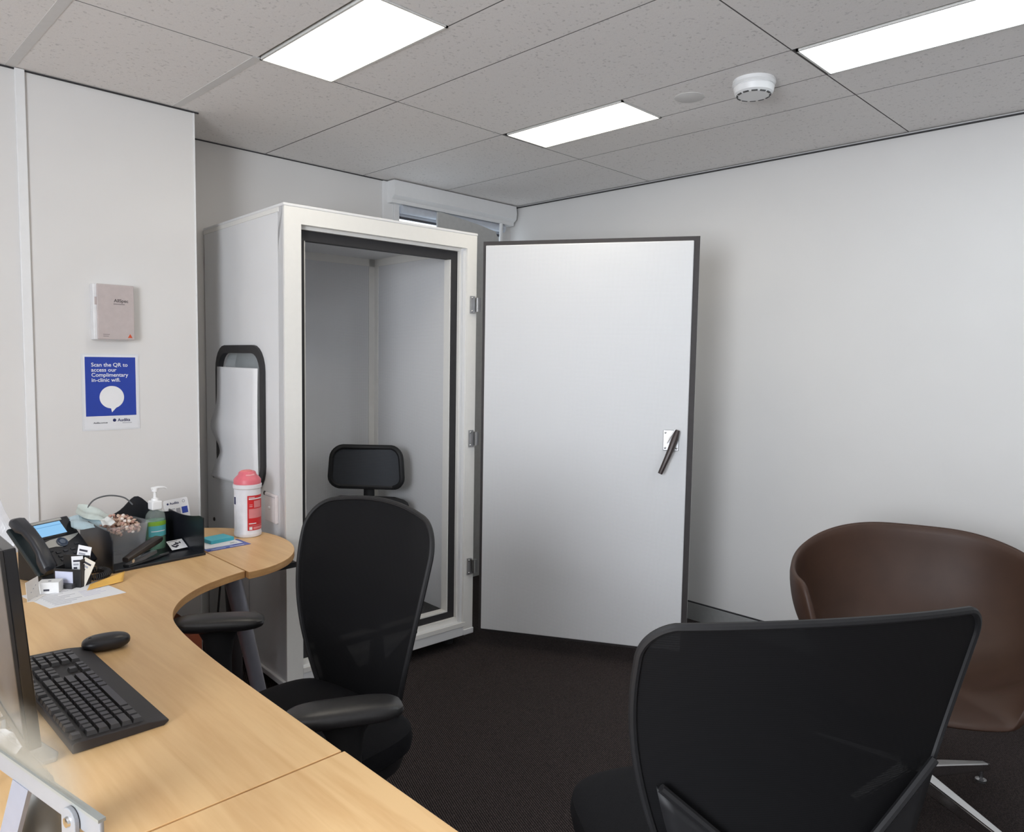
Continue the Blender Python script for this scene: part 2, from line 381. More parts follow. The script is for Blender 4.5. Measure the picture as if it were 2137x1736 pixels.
sd = thing('smoke_detector', 'round white smoke detector on the ceiling between two lights', 'smoke detector', (2.605, 1.372, ZC-.002)); sd.scale = (1.18, 1.18, 1.1)
MB().lathe([(.001,0),(.064,0),(.066,-.012),(.060,-.018),(.001,-.018)], 32).build('base', WHITE_TRIM, sd, smooth=True)
MB().lathe([(.001,-.018),(.058,-.018),(.062,-.024),(.058,-.042),(.048,-.050),(.001,-.051)], 32).build('body', WHITE_TRIM, sd, smooth=True)
v = MB()
for k in range(12):
    v.box((.046,-.009,-.0505), (.052,.009,-.0475), RZ(30*k))
v.build('vent_slots', mat('vent_dark', (.05,.05,.05), .6), sd)
cp = MB().lathe([(.001,0),(.058,0),(.058,-.0015),(.056,-.0025),(.001,-.0025)], 36).build('ceiling_cover_plate', TBAR, smooth=True)
cp.location = (2.595, 1.640, ZC-.002); tag(cp, 'flat round cover plate on the ceiling tile next to the smoke detector', 'cover plate')

# window behind the booth
wn = struct(bx('window_1', (WX0-.095, YB-.018, 0.9), (WX0-.02, YB, ZC-.009), WHITE_TRIM, bevel=.003))
m = MB().box((WX0, YB+.035, WZ0), (WX0+.04, YB+.075, WZ1)); m.box((WX1-.04, YB+.035, WZ0), (WX1, YB+.075, WZ1)).box((WX0, YB+.035, WZ1-.03), (WX1, YB+.075, WZ1)).box((WX0, YB+.035, WZ0), (WX1, YB+.075, WZ0+.04))
m.build('window_frame', WHITE_TRIM, wn)
bx('pane', (WX0+.04, YB+.05, WZ0+.04), (WX1-.04, YB+.056, WZ1-.03), GLASS, wn)
bx('reveal', (WX0-.02, YB-.03, 0.95), (WX0+.012, YB+.035, 2.372), WHITE_TRIM, wn)
# pelmet box, profile run along X
def pelmet(x0, x1):
    prof = [(0, ZC-.009), (-.085, ZC-.009), (-.092, 2.440), (-.088, 2.405), (-.062, 2.385), (-.062, 2.365), (0, 2.365)]
    m = MB(); n = len(prof)
    vs = [(x0, YB+y, z) for y, z in prof]+[(x1, YB+y, z) for y, z in prof]
    m.add(vs, [tuple(range(n)), tuple(range(2*n-1, n-1, -1))]+[(i, (i+1)%n, n+(i+1)%n, n+i) for i in range(n)])
    return m
pelmet(2.600, 3.610).build('pelmet', WHITE_TRIM, wn, smooth=True)
bl = thing('roller_blind', 'pale roller blind rolled up at the top of the window behind the booth', 'blind', (0, 0, 0))
bm_ = mat('blind_fabric', (0.55, 0.58, 0.64), 0.7)
MB().cyl(.026, (2.69, YB-.034, 2.340), (3.54, YB-.034, 2.340), 14).build('roll', bm_, bl, smooth=True)
bx('fabric', (2.69, YB-.010, 2.300), (3.54, YB-.007, 2.345), bm_, bl)
bx('bottom_rail', (2.69, YB-.014, 2.288), (3.54, YB-.003, 2.302), mat('rail_dark', (.06,.06,.07), .5), bl)
m = MB(); poly = [(2.925,0),(2.925,2.355),(2.965,2.357),(3.220,2.330),(3.285,2.322),(3.420,2.300),(3.445,2.250),(3.445,0)]
M90 = Matrix(((1,0,0,0),(0,0,1,0),(0,1,0,0),(0,0,0,1)))
gb = m.prism(poly, 3.604, 3.618, M90).build('grey_board', mat('grey_board', (.50,.50,.49), .7), bevel=.002)
tag(gb, 'light grey board with a sloping top standing behind the booth at the window', 'board')
bp_ = MB().cyl(.012, (3.475, 3.612, 0), (3.475, 3.612, 2.36), 12).build('white_pole', WHITE_TRIM, smooth=True)
tag(bp_, 'thin white upright pipe in the corner beside the window pelmet', 'pipe')

# ------------------------------------------------------------------ hearing booth
BW, BD, BZ0, BZ1 = 1.0, 0.885, 0.060, 2.070
booth = thing('hearing_booth', 'white sound-proof hearing booth with a dark interior and wide open door', 'booth', (1.471, 2.784, 0), R(-2.8))
tk = 0.075
bx('side_panel', (0, .012, BZ0+.01), (tk, BD, BZ1-.012), BOOTHW, booth)      # left, replaced below by a panel with a window
bpy.data.objects.remove(bpy.data.objects['side_panel'])
WV0, WV1, WS0, WS1 = 0.205, 0.715, 0.880, 1.485                               # window in the left side
def frame_prism(outer, inner, d0, d1, M):
    """ring between two outlines with the same point count"""
    n = len(outer)
    return [[(x,y,d0) for x,y in outer],[(x,y,d1) for x,y in outer],[(x,y,d1) for x,y in inner],[(x,y,d0) for x,y in inner],[(x,y,d0) for x,y in outer]]
MYZ = Matrix(((0,0,1,0),(1,0,0,0),(0,1,0,0),(0,0,0,1)))                       # (a,b,d) -> (d,a,b)
def squareish(x0, y0, x1, y1, n): # outline points of a plain rectangle matched to rrect ordering
    out = []
    for cx, cy in ((x1,y0),(x1,y1),(x0,y1),(x0,y0)):
        out += [(cx, cy)]*(n+1)
    return out
inn = rrect(WV0, WS0, WV1, WS1, .10, 6); outp = squareish(.012, BZ0+.01, BD, BZ1-.012, 6)
MB().loft(frame_prism(outp, inn, 0, tk, None), MYZ, cap=False).build('side_panel', BOOTHW, booth, label='left side of the booth with a small rounded window')
g1 = rrect(WV0-.016, WS0-.016, WV1+.016, WS1+.016, .115, 6); g2 = rrect(WV0+.020, WS0+.020, WV1-.020, WS1-.020, .085, 6)
gk = MB().loft(frame_prism(g1, g2, -.012, .012, None), MYZ, cap=False).build('window_gasket', RUBBER, booth, smooth=True, label='black rubber window surround')
MB().prism(rrect(WV0+.01, WS0+.01, WV1-.01, WS1-.01, .09, 6), .028, .034, MYZ).build('window_glass', clear('booth_glass', (.30,.36,.37), .25), booth)
bx('side_panel', (BW-tk, .012, BZ0+.01), (BW, BD, BZ1-.012), BOOTHW, booth)
bx('back_panel', (tk, BD-tk, BZ0+.01), (BW-tk, BD, BZ1-.012), BOOTHW, booth)
bx('roof', (-.004, -.002, BZ1-.012), (BW+.004, BD, BZ1), BOOTHW, booth, bevel=.003)
bx('roof_trim', (-.003, .05, BZ1-.030), (0.0005, BD, BZ1-.012), BOOTHCREAM, booth)
bx('base', (-.012, .012, BZ0), (BW, BD, BZ0+.025), BOOTHW, booth, bevel=.003)
for x in (.08, BW-.08):
    for y in (.10, BD-.08):
        MB().cyl(.028, (x, y, 0), (x, y, BZ0), 14).build('foot', RUBBER, booth)
# front frame: stiles, head, sill
ou0, ou1, oz0, oz1 = .073, .940, .128, 1.992
bx('stile', (0, 0, BZ0), (ou0, .060, BZ1-.012), BOOTHCREAM, booth)
bx('stile', (ou1, 0, BZ0+.015), (BW, .060, BZ1-.012), BOOTHCREAM, booth)
bx('head', (ou0, 0, oz1), (ou1, .060, BZ1-.012), BOOTHCREAM, booth)
bx('sill', (ou0, 0, BZ0), (ou1, .060, oz0), BOOTHW, booth, bevel=.002)
bx('sill_corner', (ou1, -.004, BZ0), (BW+.006, .02, BZ0+.03), BOOTHW, booth, bevel=.004)
bx('sill_edge', (ou0, -.003, oz0-.022), (ou1+.012, .003, oz0), BOOTHCREAM, booth, bevel=.001)
# second rebate and black seal
r0, r1, q0, q1 = .080, .915, .150, 1.978
m = MB(); m.box((ou0, .030, oz0), (ou1, .075, q0)); m.box((ou0,.030,q1), (ou1,.075,oz1)); m.box((ou0,.030,q0), (r0,.075,q1)); m.box((r1,.030,q0), (ou1,.075,q1))
m.build('rebate', BOOTHCREAM, booth)
s0, s1, t0, t1 = .108, .878, .182, 1.936
m = MB(); m.box((r0,.046,q0), (r1,.080,t0)); m.box((r0,.046,t1), (r1,.080,q1)); m.box((r0,.046,t0), (s0,.080,t1)); m.box((s1,.046,t0), (r1,.080,t1))
m.build('door_seal', RUBBER, booth, label='black rubber seal around the doorway')
m = MB(); e = .006
m.box((s0,.050,t0), (s1,.095,t0+e)); m.box((s1-e,.050,t0+e), (s1,.095,t1)); m.box((s0,.050,t0+e), (s0+e,.095,t1))
m.build('liner_edge', BOOTHCREAM, booth)
# perforated inner lining
lx0, lx1, ly1, lz0, lz1 = .088, .912, .800, .165, 2.004
lw = MB(); 
inn2 = rrect(WV0-.02, WS0-.02, WV1+.02, WS1+.02, .11, 6)
MB().loft(frame_prism(squareish(.095, lz0, ly1, lz1, 6), inn2, tk+.001, lx0, None), MYZ, cap=False).build('lining_panel', PERF, booth)
bx('lining_panel', (lx1, .095, lz0), (BW-tk-.001, ly1, lz1), PERF, booth)
bx('lining_panel', (lx0, ly1, lz0), (lx1, BD-tk-.001, lz1), PERF, booth)
bx('lining_ceiling', (lx0, .080, lz1), (lx1, ly1, lz1+.012), BOOTHW, booth)
bx('inner_floor', (lx0, .080, .100), (lx1, ly1, lz0), BOOTHCARPET, booth, label='grey carpet inside the booth')
bx('corner_trim', (lx1-.040, ly1-.004, lz0), (lx1, ly1, lz1), BOOTHCREAM, booth); bx('corner_trim', (lx1-.004, ly1-.040, lz0), (lx1, ly1-.004, lz1), BOOTHCREAM, booth)
bx('corner_trim', (lx0, ly1-.004, lz1-.04), (lx1, ly1, lz1), BOOTHCREAM, booth); bx('corner_trim', (lx1-.004, .095, lz1-.04), (lx1, ly1, lz1), BOOTHCREAM, booth)
bx('corner_trim', (lx0, ly1-.030, lz0), (lx0+.004, ly1, lz1), BOOTHCREAM, booth)
# seam and bolts on the left side
bx('panel_joint', (-.0012, .384, .30), (0, .387, .72), GREYINK, booth)
for vv, zz in ((.800,.863),(.800,.645),(.205,.863),(.205,.645)):
    MB().sell(.005,.010,.010,1,1,12,8,T(-.002,vv,zz)).build('bolt', BRONZE, booth, smooth=True)
# hinges
for zz in (1.722, 1.061, .412):
    h = MB(); h.box((.958,-.010,zz-.042),(.985,0,zz+.042)); h.box((.988,-.022,zz-.034),(1.010,-.006,zz+.034))
    hg = h.build('hinge', STEEL, booth, bevel=.002)
    MB().cyl(.007, (.988,-.020,zz-.034), (.988,-.020,zz+.034), 10).build('hinge_pin', CHROME, hg, smooth=True)
    for d in (-.032,.032): MB().sell(.005,.003,.005,1,1,8,6,T(.966,-.011,zz+d)).build('screw', CHROME, hg, smooth=True)
# the open door: built in its own frame, hinge line at the origin, inner face towards -v
DL, DZ0, DZ1, DT = 1.030, .078, 2.030, .055
door = MB().box((0, .010, DZ0), (DL, DT, DZ1)).build('door', BOOTHW, booth, bevel=.004, label='open booth door leaf seen from inside')
door.location = (1.016, -.030, 0); door.rotation_euler = (0, 0, R(-60+2.8))
m = MB(); bw_ = .020
m.box((0,0,DZ0),(DL,.012,DZ0+.012)); m.box((0,0,DZ1-bw_),(DL,.012,DZ1)); m.box((0,0,DZ0+.012),(bw_-.006,.012,DZ1-bw_)); m.box((DL-.026,0,DZ0+.012),(DL,.012,DZ1-bw_))
m.build('door_edge_seal', RUBBERDOOR, door)
MB().box((bw_-.006, -.008, DZ0+.012), (DL-.026, .010, DZ1-bw_)).build('door_lining', PERF, door, bevel=.004, label='white perforated inner face of the door')
pu, pz = .930, 1.094
MB().box((pu-.036,-.014,pz-.048),(pu+.036,-.008,pz+.048)).build('handle_plate', STEEL, door, bevel=.002)
for dx in (-.026,.026):
    for dz in (-.036,.036): MB().sell(.005,.003,.005,1,1,10,6,T(pu+dx,-.015,pz+dz)).build('screw', CHROME, door, smooth=True)
lv = MB().tube([(pu+.030,-.030,pz+.050),(pu+.018,-.036,pz+.010),(pu-.002,-.050,pz-.050),(pu-.026,-.056,pz-.112),(pu-.042,-.056,pz-.152)], [.011,.016,.014,.012,.011], 10).build('lever', BRONZE, door, smooth=True, label='dark lever handle')
MB().cyl(.014, (pu+.018,-.036,pz+.012), (pu+.018,-.012,pz+.012), 12).build('spindle', STEEL, door, smooth=True)
MB().tube([(pu+.020,-.040,pz+.055),(pu-.006,-.040,pz+.012),(pu-.016,-.040,pz-.012)], [.003,.003,.002], 6).build('latch_tongue', CHROME, door, smooth=True)

# things on the booth's left side
BM = Matrix.Translation((1.471, 2.784, 0)) @ RZ(-2.8)
def on_booth(o): o.matrix_world = BM; return o
ps = MB()
def sheet(s, t):   # t 0 bottom .. 1 top
    z = .868+.532*t; k = .5+.5*s
    va = .690 - .0*t; curl = .012*math.exp(-((t-.46)/.10)**2)*(1-k) + .014*max(0,.25-t)/.25*(1-k)
    vv = (.700+.055*math.exp(-((t-.48)/.14)**2)+.06*max(0,.22-t)/.22 - .03*math.exp(-((t-.25)/.1)**2))*(1-k)+.235*k
    return (-.0145-.004*math.sin(3*t)-curl, vv, z - .012*(1-k)*0)
ps.grid(sheet, 8, 40)
pp = on_booth(ps.build('paper_sheet', PAPER, solid=.0008, smooth=True)); tag(pp, 'blank white paper sheet taped over the booth side window', 'paper')
sw = thing('switch_plate', 'small pinkish white switch plate low on the booth side beside the wipes tub', 'switch'); on_booth(sw)
MB().box((-.014,.070,.750),(0,.180,.872)).build('plate', mat('switch_white', (.80,.745,.74), .4), sw, bevel=.004)
MB().sell(.006,.009,.007,.8,.8,14,8,T(-.015,.128,.812)).build('rocker', WHITE_TRIM, sw, smooth=True)
MB().box((-.0146,.076,.860),(-.0138,.174,.862)).build('plate_groove', GREYINK, sw)

# ------------------------------------------------------------------ things on the pillar wall
al_ = thing('wall_dispenser', 'small pinkish grey wall-mounted box with a white side above the blue poster', 'box', (0.983, PY, 1.620))
bx('body', (-.082,-.040,-.112),(.064,0,.110), mat('box_white', (.76,.76,.77), .45), al_, bevel=.003)
bx('cover', (-.070,-.046,-.110),(.068,-.038,.109), mat('box_taupe', (.50,.435,.425), .5), al_, bevel=.003)
bx('side_catch', (-.078,-.041,.026),(-.068,-.030,.058), mat('box_taupe', (.5,.43,.42)), al_, bevel=.002)
TX = RX(90)
text_mesh('brand_text', 'AllSpec', .018, mat('box_ink', (.10,.085,.085), .6), al_, T(-.008,-.0464,.040)@TX, .02)
bx('small_print', (-.010,-.0465,.030),(.032,-.0460,.034), mat('box_ink2', (.28,.24,.24)), al_)
bx('small_print', (-.050,-.0465,-.092),(-.026,-.0460,-.089), mat('box_ink2', (.28,.24,.24)), al_)
bx('small_print', (-.050,-.0465,-.099),(-.030,-.0460,-.096), mat('box_ink2', (.28,.24,.24)), al_)
tri = [(.041,-.102),(.059,-.102),(.050,-.086)]
MB().prism(tri, -.0460, -.0466, M90).build('warning_triangle', mat('orange_red', (.62,.09,.03), .5), al_)
po = thing('wifi_poster', 'blue laminated clinic wifi poster with a white speech bubble on the wall', 'poster', (0.9695, PY, 1.2975), 0)
bx('laminate', (-.108,-.0022,-.156),(.108,-.0006,.155), mat('laminate', (.72,.73,.75), .25, noise=.01), po)
bx('paper', (-.101,-.0026,-.150),(.101,-.0020,.149), mat('poster_paper', (.76,.765,.79), .3, noise=.01), po)
bx('blue_panel', (-.0945,-.0030,-.098),(.0945,-.0025,.1415), BLUE, po)
for k, s in enumerate(('Scan the QR to', 'access our', 'Complimentary', 'in-clinic wifi.')):
    text_mesh('text_line', s, .0218, PAPER, po, T(-.072,-.0032,.103-.0205*k)@TX, .010)
ring = [(.046*math.cos(R(a))+.002, .046*math.sin(R(a))-.022) for a in range(-70, 256, 8)]
bub = ring+[(.002-.004, -.068), (.001,-.084)]
MB().prism(bub, -.0031, -.0036, M90).build('speech_bubble', PAPER, po)
text_mesh('logo_text', 'Audika', .017, NAVY, po, T(.022,-.0030,-.122)@TX, .02)
MB().cyl(.0065, (.010,-.0026,-.1165), (.010,-.0032,-.1165), 18).build('logo_dot', NAVY, po)
text_mesh('web_text', 'Audika.com.au', .0088, INK, po, T(-.068,-.0030,-.128)@TX, .015)
bx('small_print', (.040,-.0031,-.130),(.076,-.0027,-.1275), GREYINK, po)

# ------------------------------------------------------------------ desks
DZ = 0.72; DTH = .025
curve = [(.722,1.160),(.722,1.54),(.724,1.72),(.731,1.886),(.742,2.003),(.760,2.090),(.795,2.172),(.852,2.250),(.932,2.318),(1.030,2.366),(1.110,2.392)]
def smooth_poly(pts, n=6):
    out = []
    for i in range(len(pts)-1):
        p0, p1, p2, p3 = (Vector(pts[max(i-1,0)]), Vector(pts[i]), Vector(pts[i+1]), Vector(pts[min(i+2,len(pts)-1)]))
        for k in range(n):
            t = k/n
            out.append(tuple(0.5*((2*p1)+(p2-p0)*t+(2*p0-5*p1+4*p2-p3)*t*t+(3*p1-p0-3*p2+p3)*t**3)))
    return out+[tuple(pts[-1])]
def desk_leg(parent, p, q, m, r=.030):
    MB().tube([p, q], [r, r*.72], 18).build('leg', m, parent, smooth=True)
    MB().cyl(.024, (q[0],q[1],0), (q[0],q[1],.014), 14).build('leg_foot', RUBBER, parent)
d1 = thing('corner_desk', 'beech corner desk top with a concave curved front edge holding the keyboard', 'desk')
MB().prism(smooth_poly(curve)+[(1.110,3.165),(-.10,3.165),(-.10,1.160)], DZ-DTH, DZ, side_mi=1).build('worktop', [WOOD, WOODEDGE], d1, bevel=.0015)
desk_leg(d1, (1.098,2.470,DZ-DTH), (1.235,2.445,.012), SILVERLEG)
desk_leg(d1, (1.165-.06,3.06,DZ-DTH), (1.085,3.10,.012), DARKLEG, .036)
desk_leg(d1, (0.0,3.06,DZ-DTH), (-.03,3.10,.012), SILVERLEG)
desk_leg(d1, (0.0,1.26,DZ-DTH), (-.03,1.24,.012), SILVERLEG)
MB().tube([(1.120,2.60,DZ-DTH-.005),(1.112,2.62,.52),(1.13,2.64,.40),(1.118,2.66,.25),(1.14,2.66,.02)], .004, 6).build('cable', RUBBER, d1, smooth=True)
d2 = thing('side_desk', 'near rectangular beech desk top at the bottom edge of the picture', 'desk')
MB().prism([(.726,1.156),(-.10,1.156),(-.10,.36),(.726,.36)], DZ-DTH, DZ, side_mi=1).build('worktop', [WOOD, WOODEDGE], d2, bevel=.0015)
for x, y in ((.66,.43),(-.03,.43),(-.03,1.09),(.60,1.09)): desk_leg(d2, (x,y,DZ-DTH), (x+.02,y,.012), SILVERLEG)
d3 = thing('end_desk', 'rounded beech desk end standing against the booth under the wipes tub', 'desk')
arc = [(1.114+.318*math.cos(R(a)), 2.765+.395*math.sin(R(a))) for a in range(-90, 91, 5)]
MB().prism(arc, DZ-DTH, DZ, side_mi=1).build('worktop', [WOOD, WOODEDGE], d3, bevel=.0015)
bx('under_bracket', (1.20,2.46,DZ-DTH-.02), (1.34,2.52,DZ-DTH), BLACKP, d3)
desk_leg(d3, (1.30,2.93,DZ-DTH), (1.33,2.95,.012), DARKLEG, .034)
pd = thing('desk_pedestal', 'reddish brown veneer drawer pedestal in the shade under the corner desk', 'drawers', (.79, 2.70, 0))
bx('carcass', (-.195,-.244,.03),(.195,.244,.530), REDWOOD, pd, bevel=.003)
for z0, z1 in ((.04,.20),(.21,.37),(.38,.525)):
    d = bx('drawer', (-.190,-.260,z0),(.190,-.244,z1), REDWOOD, pd, bevel=.002); bx('handle', (-.05,-.272,z1-.05),(.05,-.260,z1-.04), STEEL, d)
for x in (-.17,.17):
    for y in (-.2,.2): MB().cyl(.02,(x,y,0),(x,y,.03),10).build('castor', RUBBER, pd)

# ------------------------------------------------------------------ task chairs with mesh backs
def castor(parent, x, y, a, sub=None):
    c = MB(); M = T(x, y, 0) @ RZ(a)
    c.tube([(0,-.022,.030),(0,-.006,.030)], .030, 18); c.tube([(0,.006,.030),(0,.022,.030)], .030, 18)
    c2 = MB().add(c.v, c.f, M)
    o = c2.build('castor', BLACKP, parent, smooth=True)
    h = MB(); h.sell(.030,.024,.014,.7,.7,14,8,M@T(-.004,0,.056)); h.tube([tuple(M@Vector((-.008,0,.055))), tuple(M@Vector((-.008,0,.085)))], .008, 8)
    h.build('castor_hood', BLACKP, o, smooth=True)
def star_base(t, r, n, a0, m, z=.085):
    for k in range(n):
        a = R(a0+360*k/n); c, s = math.cos(a), math.sin(a)
        MB().tube([(.03*c,.03*s,z+.035),(.5*r*c,.5*r*s,z+.018),(r*c,r*s,z)], [.026,.021,.015], 10, flat=(.8,1)).build('base_leg', m, t, smooth=True)
        castor(t, r*c+.008*c, r*s+.008*s, math.degrees(a)+70)
    MB().lathe([(.001,z+.0),(.040,z+.0),(.042,z+.06),(.030,z+.075),(.001,z+.075)], 18).build('hub', m, t, smooth=True)
def back_surface(z0, h, wf, xf, curve, crown, r):
    def fn(s, t):
        w = wf(t)
        if t > 1-r: k = (t-(1-r))/r; w -= .62*r*(1-math.sqrt(max(0,1-(.97*k)**2)))
        if t < .10: k = (.10-t)/.10; w -= .045*(1-math.sqrt(max(0,1-k*k)))
        z = z0+t*h+crown*(1-s*s)*t*t
        return (xf(t)+curve*(s*w/.268)**2, s*w, z)
    return fn
def task_chair(label, loc, rz, arms, a0, hw=.268, bh=.578, rc=.16, sw_=.255, sz=0, cr=.020):
    t = thing('task_chair', label, 'chair', loc, rz, 'black mesh-backed task chairs')
    star_base(t, .31, 5, a0, BLACKP)
    MB().lathe([(.001,.13),(.026,.13),(.026,.30),(.018,.30),(.018,.40),(.001,.40)], 16).build('gas_lift', BLACKP, t, smooth=True)
    MB().box((-.15,-.085,.385),(.12,.085,.425)).build('mechanism', BLACKP, t, bevel=.012)
    MB().sell(.255,sw_,.055,.55,.42,40,14,T(.025,0,.470+sz)).build('seat', FABRIC, t, smooth=True)
    MB().sell(.235,sw_-.02,.060,.6,.45,32,10,T(.015,0,.425+sz*.5)).build('seat_pan', BLACKP, t, smooth=True)
    wf = lambda u: hw*(.56+.44*math.sin(min(1,u/.86)*math.pi/2))
    xf = lambda u: -.205-.030*math.sin(math.pi*u*.5)+.030*math.sin(math.pi*u)-.045*u*u
    fn = back_surface(.455, bh, wf, xf, .045, cr, rc)
    MB().grid(fn, 28, 110).build('back_mesh', MESH, t, smooth=True)
    tt_ = [1-(1-k/90)**2 for k in range(91)]
    edge = [fn(1,u) for u in tt_]+[fn(1-2*k/24,1) for k in range(1,24)]+[fn(-1,u) for u in tt_[::-1]]+[fn(-1+2*k/16,0) for k in range(1,16)]
    MB().tube(edge, .0070, 8, closed=True).build('back_frame', FRAMEBK, t, smooth=True)
    def shell(s, u):
        top = .15+.36*abs(s)**1.3
        p = fn(s*.93, u*top); return (p[0]-.016, p[1], p[2])
    MB().grid(shell, 24, 10).build('back_shell', FRAMEBK, t, smooth=True, solid=.010)
    rim = [(lambda p: (p[0]-.020,p[1],p[2]))(fn((-1+2*k/40)*.91, .15+.36*abs((-1+2*k/40))**1.3)) for k in range(41)]
    MB().tube(rim, .008, 8).build('shell_rim', FRAMEBK, t, smooth=True)
    MB().tube([(-.02,0,.405),(-.17,0,.395),(-.245,0,.43),(-.262,0,.52),(-.262,0,.66)], [.030,.030,.030,.028,.018], 10, flat=(.6,1.4)).build('spine', FRAMEBK, t, smooth=True)
    for sgn, px, py, pa in arms:
        pad = MB().sell(.130,.050,.023,.75,.55,32,12,T(px,py,.667)@RZ(pa)@RY(-2)).build('arm_pad', ARMPAD, t, smooth=True)
        stem = MB(); rings = []
        for z, ax_, ay_, ox, oy in ((.660,.078,.030,0,0),(.640,.056,.024,0,0),(.615,.043,.020,0,0),(.560,.036,.018,0,0),(.480,.036,.018,0,0),(.420,.040,.020,0,-.005*sgn)):
            rings.append([tuple(Vector((px+ox,py+oy,z))+(RZ(pa)@Vector((ax_*math.cos(2*math.pi*j/20), ay_*math.sin(2*math.pi*j/20), 0)))) for j in range(20)])
        stem.loft(rings).build('arm_post', FRAMEBK, t, smooth=True)
        MB().tube([(px,py,.430),(px-.02,py-.05*sgn,.405),(-.01,.06*sgn,.402)], [.024,.022,.022], 10, flat=(.6,1.5)).build('arm_bracket', FRAMEBK, t, smooth=True)
    return t
def to_local(wx, wy, o, rz):
    dx, dy = wx-o[0], wy-o[1]; c, s = math.cos(-rz), math.sin(-rz)
    return dx*c-dy*s, dx*s+dy*c
o1 = (.925, 1.690, 0); y1 = R(186)
a1 = to_local(.897, 2.112, o1, y1); a2 = to_local(.868, 1.378, o1, y1)
task_chair('black mesh-backed task chair with armrests tucked under the curved desk', o1, y1,
    [(-1, a1[0], a1[1], 153-186), (1, a2[0], a2[1], 158-186)], 20)
o2 = (1.322, .655, 0)
task_chair('black mesh-backed chair seen from behind in the right foreground', o2, R(56.5), [], 10, .312, .592, .10, .31, .025, .010)

# chair inside the booth
bc = thing('headrest_chair', 'black office chair with mesh headrest standing inside the booth', 'chair', (2.00, 3.085, .165), R(222))
star_base(bc, .245, 5, 108, BLACKP, .075)
MB().lathe([(.001,.11),(.024,.11),(.024,.26),(.001,.26)], 14).build('gas_lift', BLACKP, bc, smooth=True)
MB().sell(.225,.225,.045,.55,.42,32,12,T(0,0,.285)).build('seat', FABRIC, bc, smooth=True)
fnb = back_surface(.33, .222, lambda u: .19+.026*u, lambda u: -.215-.03*u, .03, .0, .16)
MB().grid(fnb, 16, 14).build('back_mesh', mat('booth_chair_back', (.040,.042,.050), .8), bc, smooth=True, solid=.02)
edge = [fnb(1,k/20) for k in range(21)]+[fnb(1-2*k/16,1) for k in range(1,16)]+[fnb(-1,1-k/20) for k in range(21)]+[fnb(-1+2*k/12,0) for k in range(1,12)]
MB().tube(edge, .012, 8, closed=True).build('back_frame', FRAMEBK, bc, smooth=True)
MB().tube([(-.03,0,.245),(-.20,0,.245),(-.265,0,.30),(-.275,0,.50),(-.272,0,.70)], [.026,.026,.024,.022,.020], 10, flat=(.6,1.4)).build('spine', FRAMEBK, bc, smooth=True)
hr = rrect(-.190,.615,.190,.822,.055,6)
hr = [(y*(1.0 if z > .70 else 1.0)*(1-.06*((z-.66)/.16 if z>.66 else 0)), z) for y, z in hr]
n = len(hr)
def hrx(y): return -.262+.05*(y/.19)**2
MB().tube([(hrx(y)+.004, y, z) for y, z in hr], .014, 8, closed=True).build('headrest_frame', FRAMEBK, bc, smooth=True)
MB().loft([[(hrx(y*k)+.004, y*k, .715+(z-.715)*k) for y, z in hr] for k in (1,.75,.5,.25,.02)], cap=True).build('headrest_mesh', HEADMESH, bc, smooth=True)

# ------------------------------------------------------------------ brown tub chair
tb = thing('tub_chair', 'brown moulded tub chair on a chrome four-star base by the right wall', 'chair', (2.600, .715, 0), R(200))
def sstep(a, b, x):
    t = max(0, min(1, (x-a)/(b-a))); return t*t*(3-2*t)
NU, NV = 72, 16; vs = [(.06, 0, .455)]; fs = []
for j in range(1, NV+1):
    v_ = j/NV
    for i in range(NU):
        ph = 360*i/NU; d = abs((ph+180) % 360-180)               # 0 = back
        H = (.436-.108*sstep(10,110,d))*(1-sstep(118,142,d))
        rx = .335+.02*sstep(60,120,d); ry = .375
        rr = math.sin(v_*math.pi/2)**.72; hh = (1-math.cos(v_*math.pi/2)**.85)
        a = R(ph); fl = 1+.05*v_*(H/.5)
        ex = .85
        cx, cy = math.copysign(abs(math.cos(a))**ex, math.cos(a)), math.copysign(abs(math.sin(a))**ex, math.sin(a))
        front = sstep(110,150,d)
        vs.append((.02-cx*rx*rr*fl*(1-.12*front), cy*ry*rr*fl*(1-.10*front), .450+H*hh-.012*front*v_**4))
for i in range(NU): fs.append((0, 1+i, 1+(i+1)%NU))
for j in range(NV-1):
    for i in range(NU): fs.append((1+j*NU+i, 1+(j+1)*NU+i, 1+(j+1)*NU+(i+1)%NU, 1+j*NU+(i+1)%NU))
MB().add(vs, fs).build('shell', BROWN, tb, smooth=True, solid=.022, sub=1, angle=180)
MB().lathe([(.001,.38),(.11,.38),(.12,.436),(.001,.436)], 24).build('seat_mount', BLACKP, tb, smooth=True)
MB().lathe([(.001,.13),(.030,.13),(.026,.385),(.001,.385)], 18).build('column', CHROME, tb, smooth=True)
for k in range(4):
    a = R(-20+90*k-200); c, s = math.cos(a), math.sin(a); nx, ny = -s, c
    L_ = .42; rings = []
    for q, wd, z0, z1 in ((.02,.030,.105,.150),(.5*L_,.022,.072,.108),(.94*L_,.015,.040,.066),(L_,.008,.036,.056)):
        rings.append([(q*c+nx*wd,q*s+ny*wd,z0),(q*c-nx*wd,q*s-ny*wd,z0),(q*c-nx*wd*.8,q*s-ny*wd*.8,z1),(q*c+nx*wd*.8,q*s+ny*wd*.8,z1)])
    MB().loft(rings).build('base_leg', CHROME, tb, bevel=.004)
    MB().lathe([(.001,0),(.018,0),(.018,.008),(.006,.012),(.006,.042),(.001,.042)], 14, T(.9*L_*c,.9*L_*s,0)).build('glide', STEEL, tb, smooth=True)

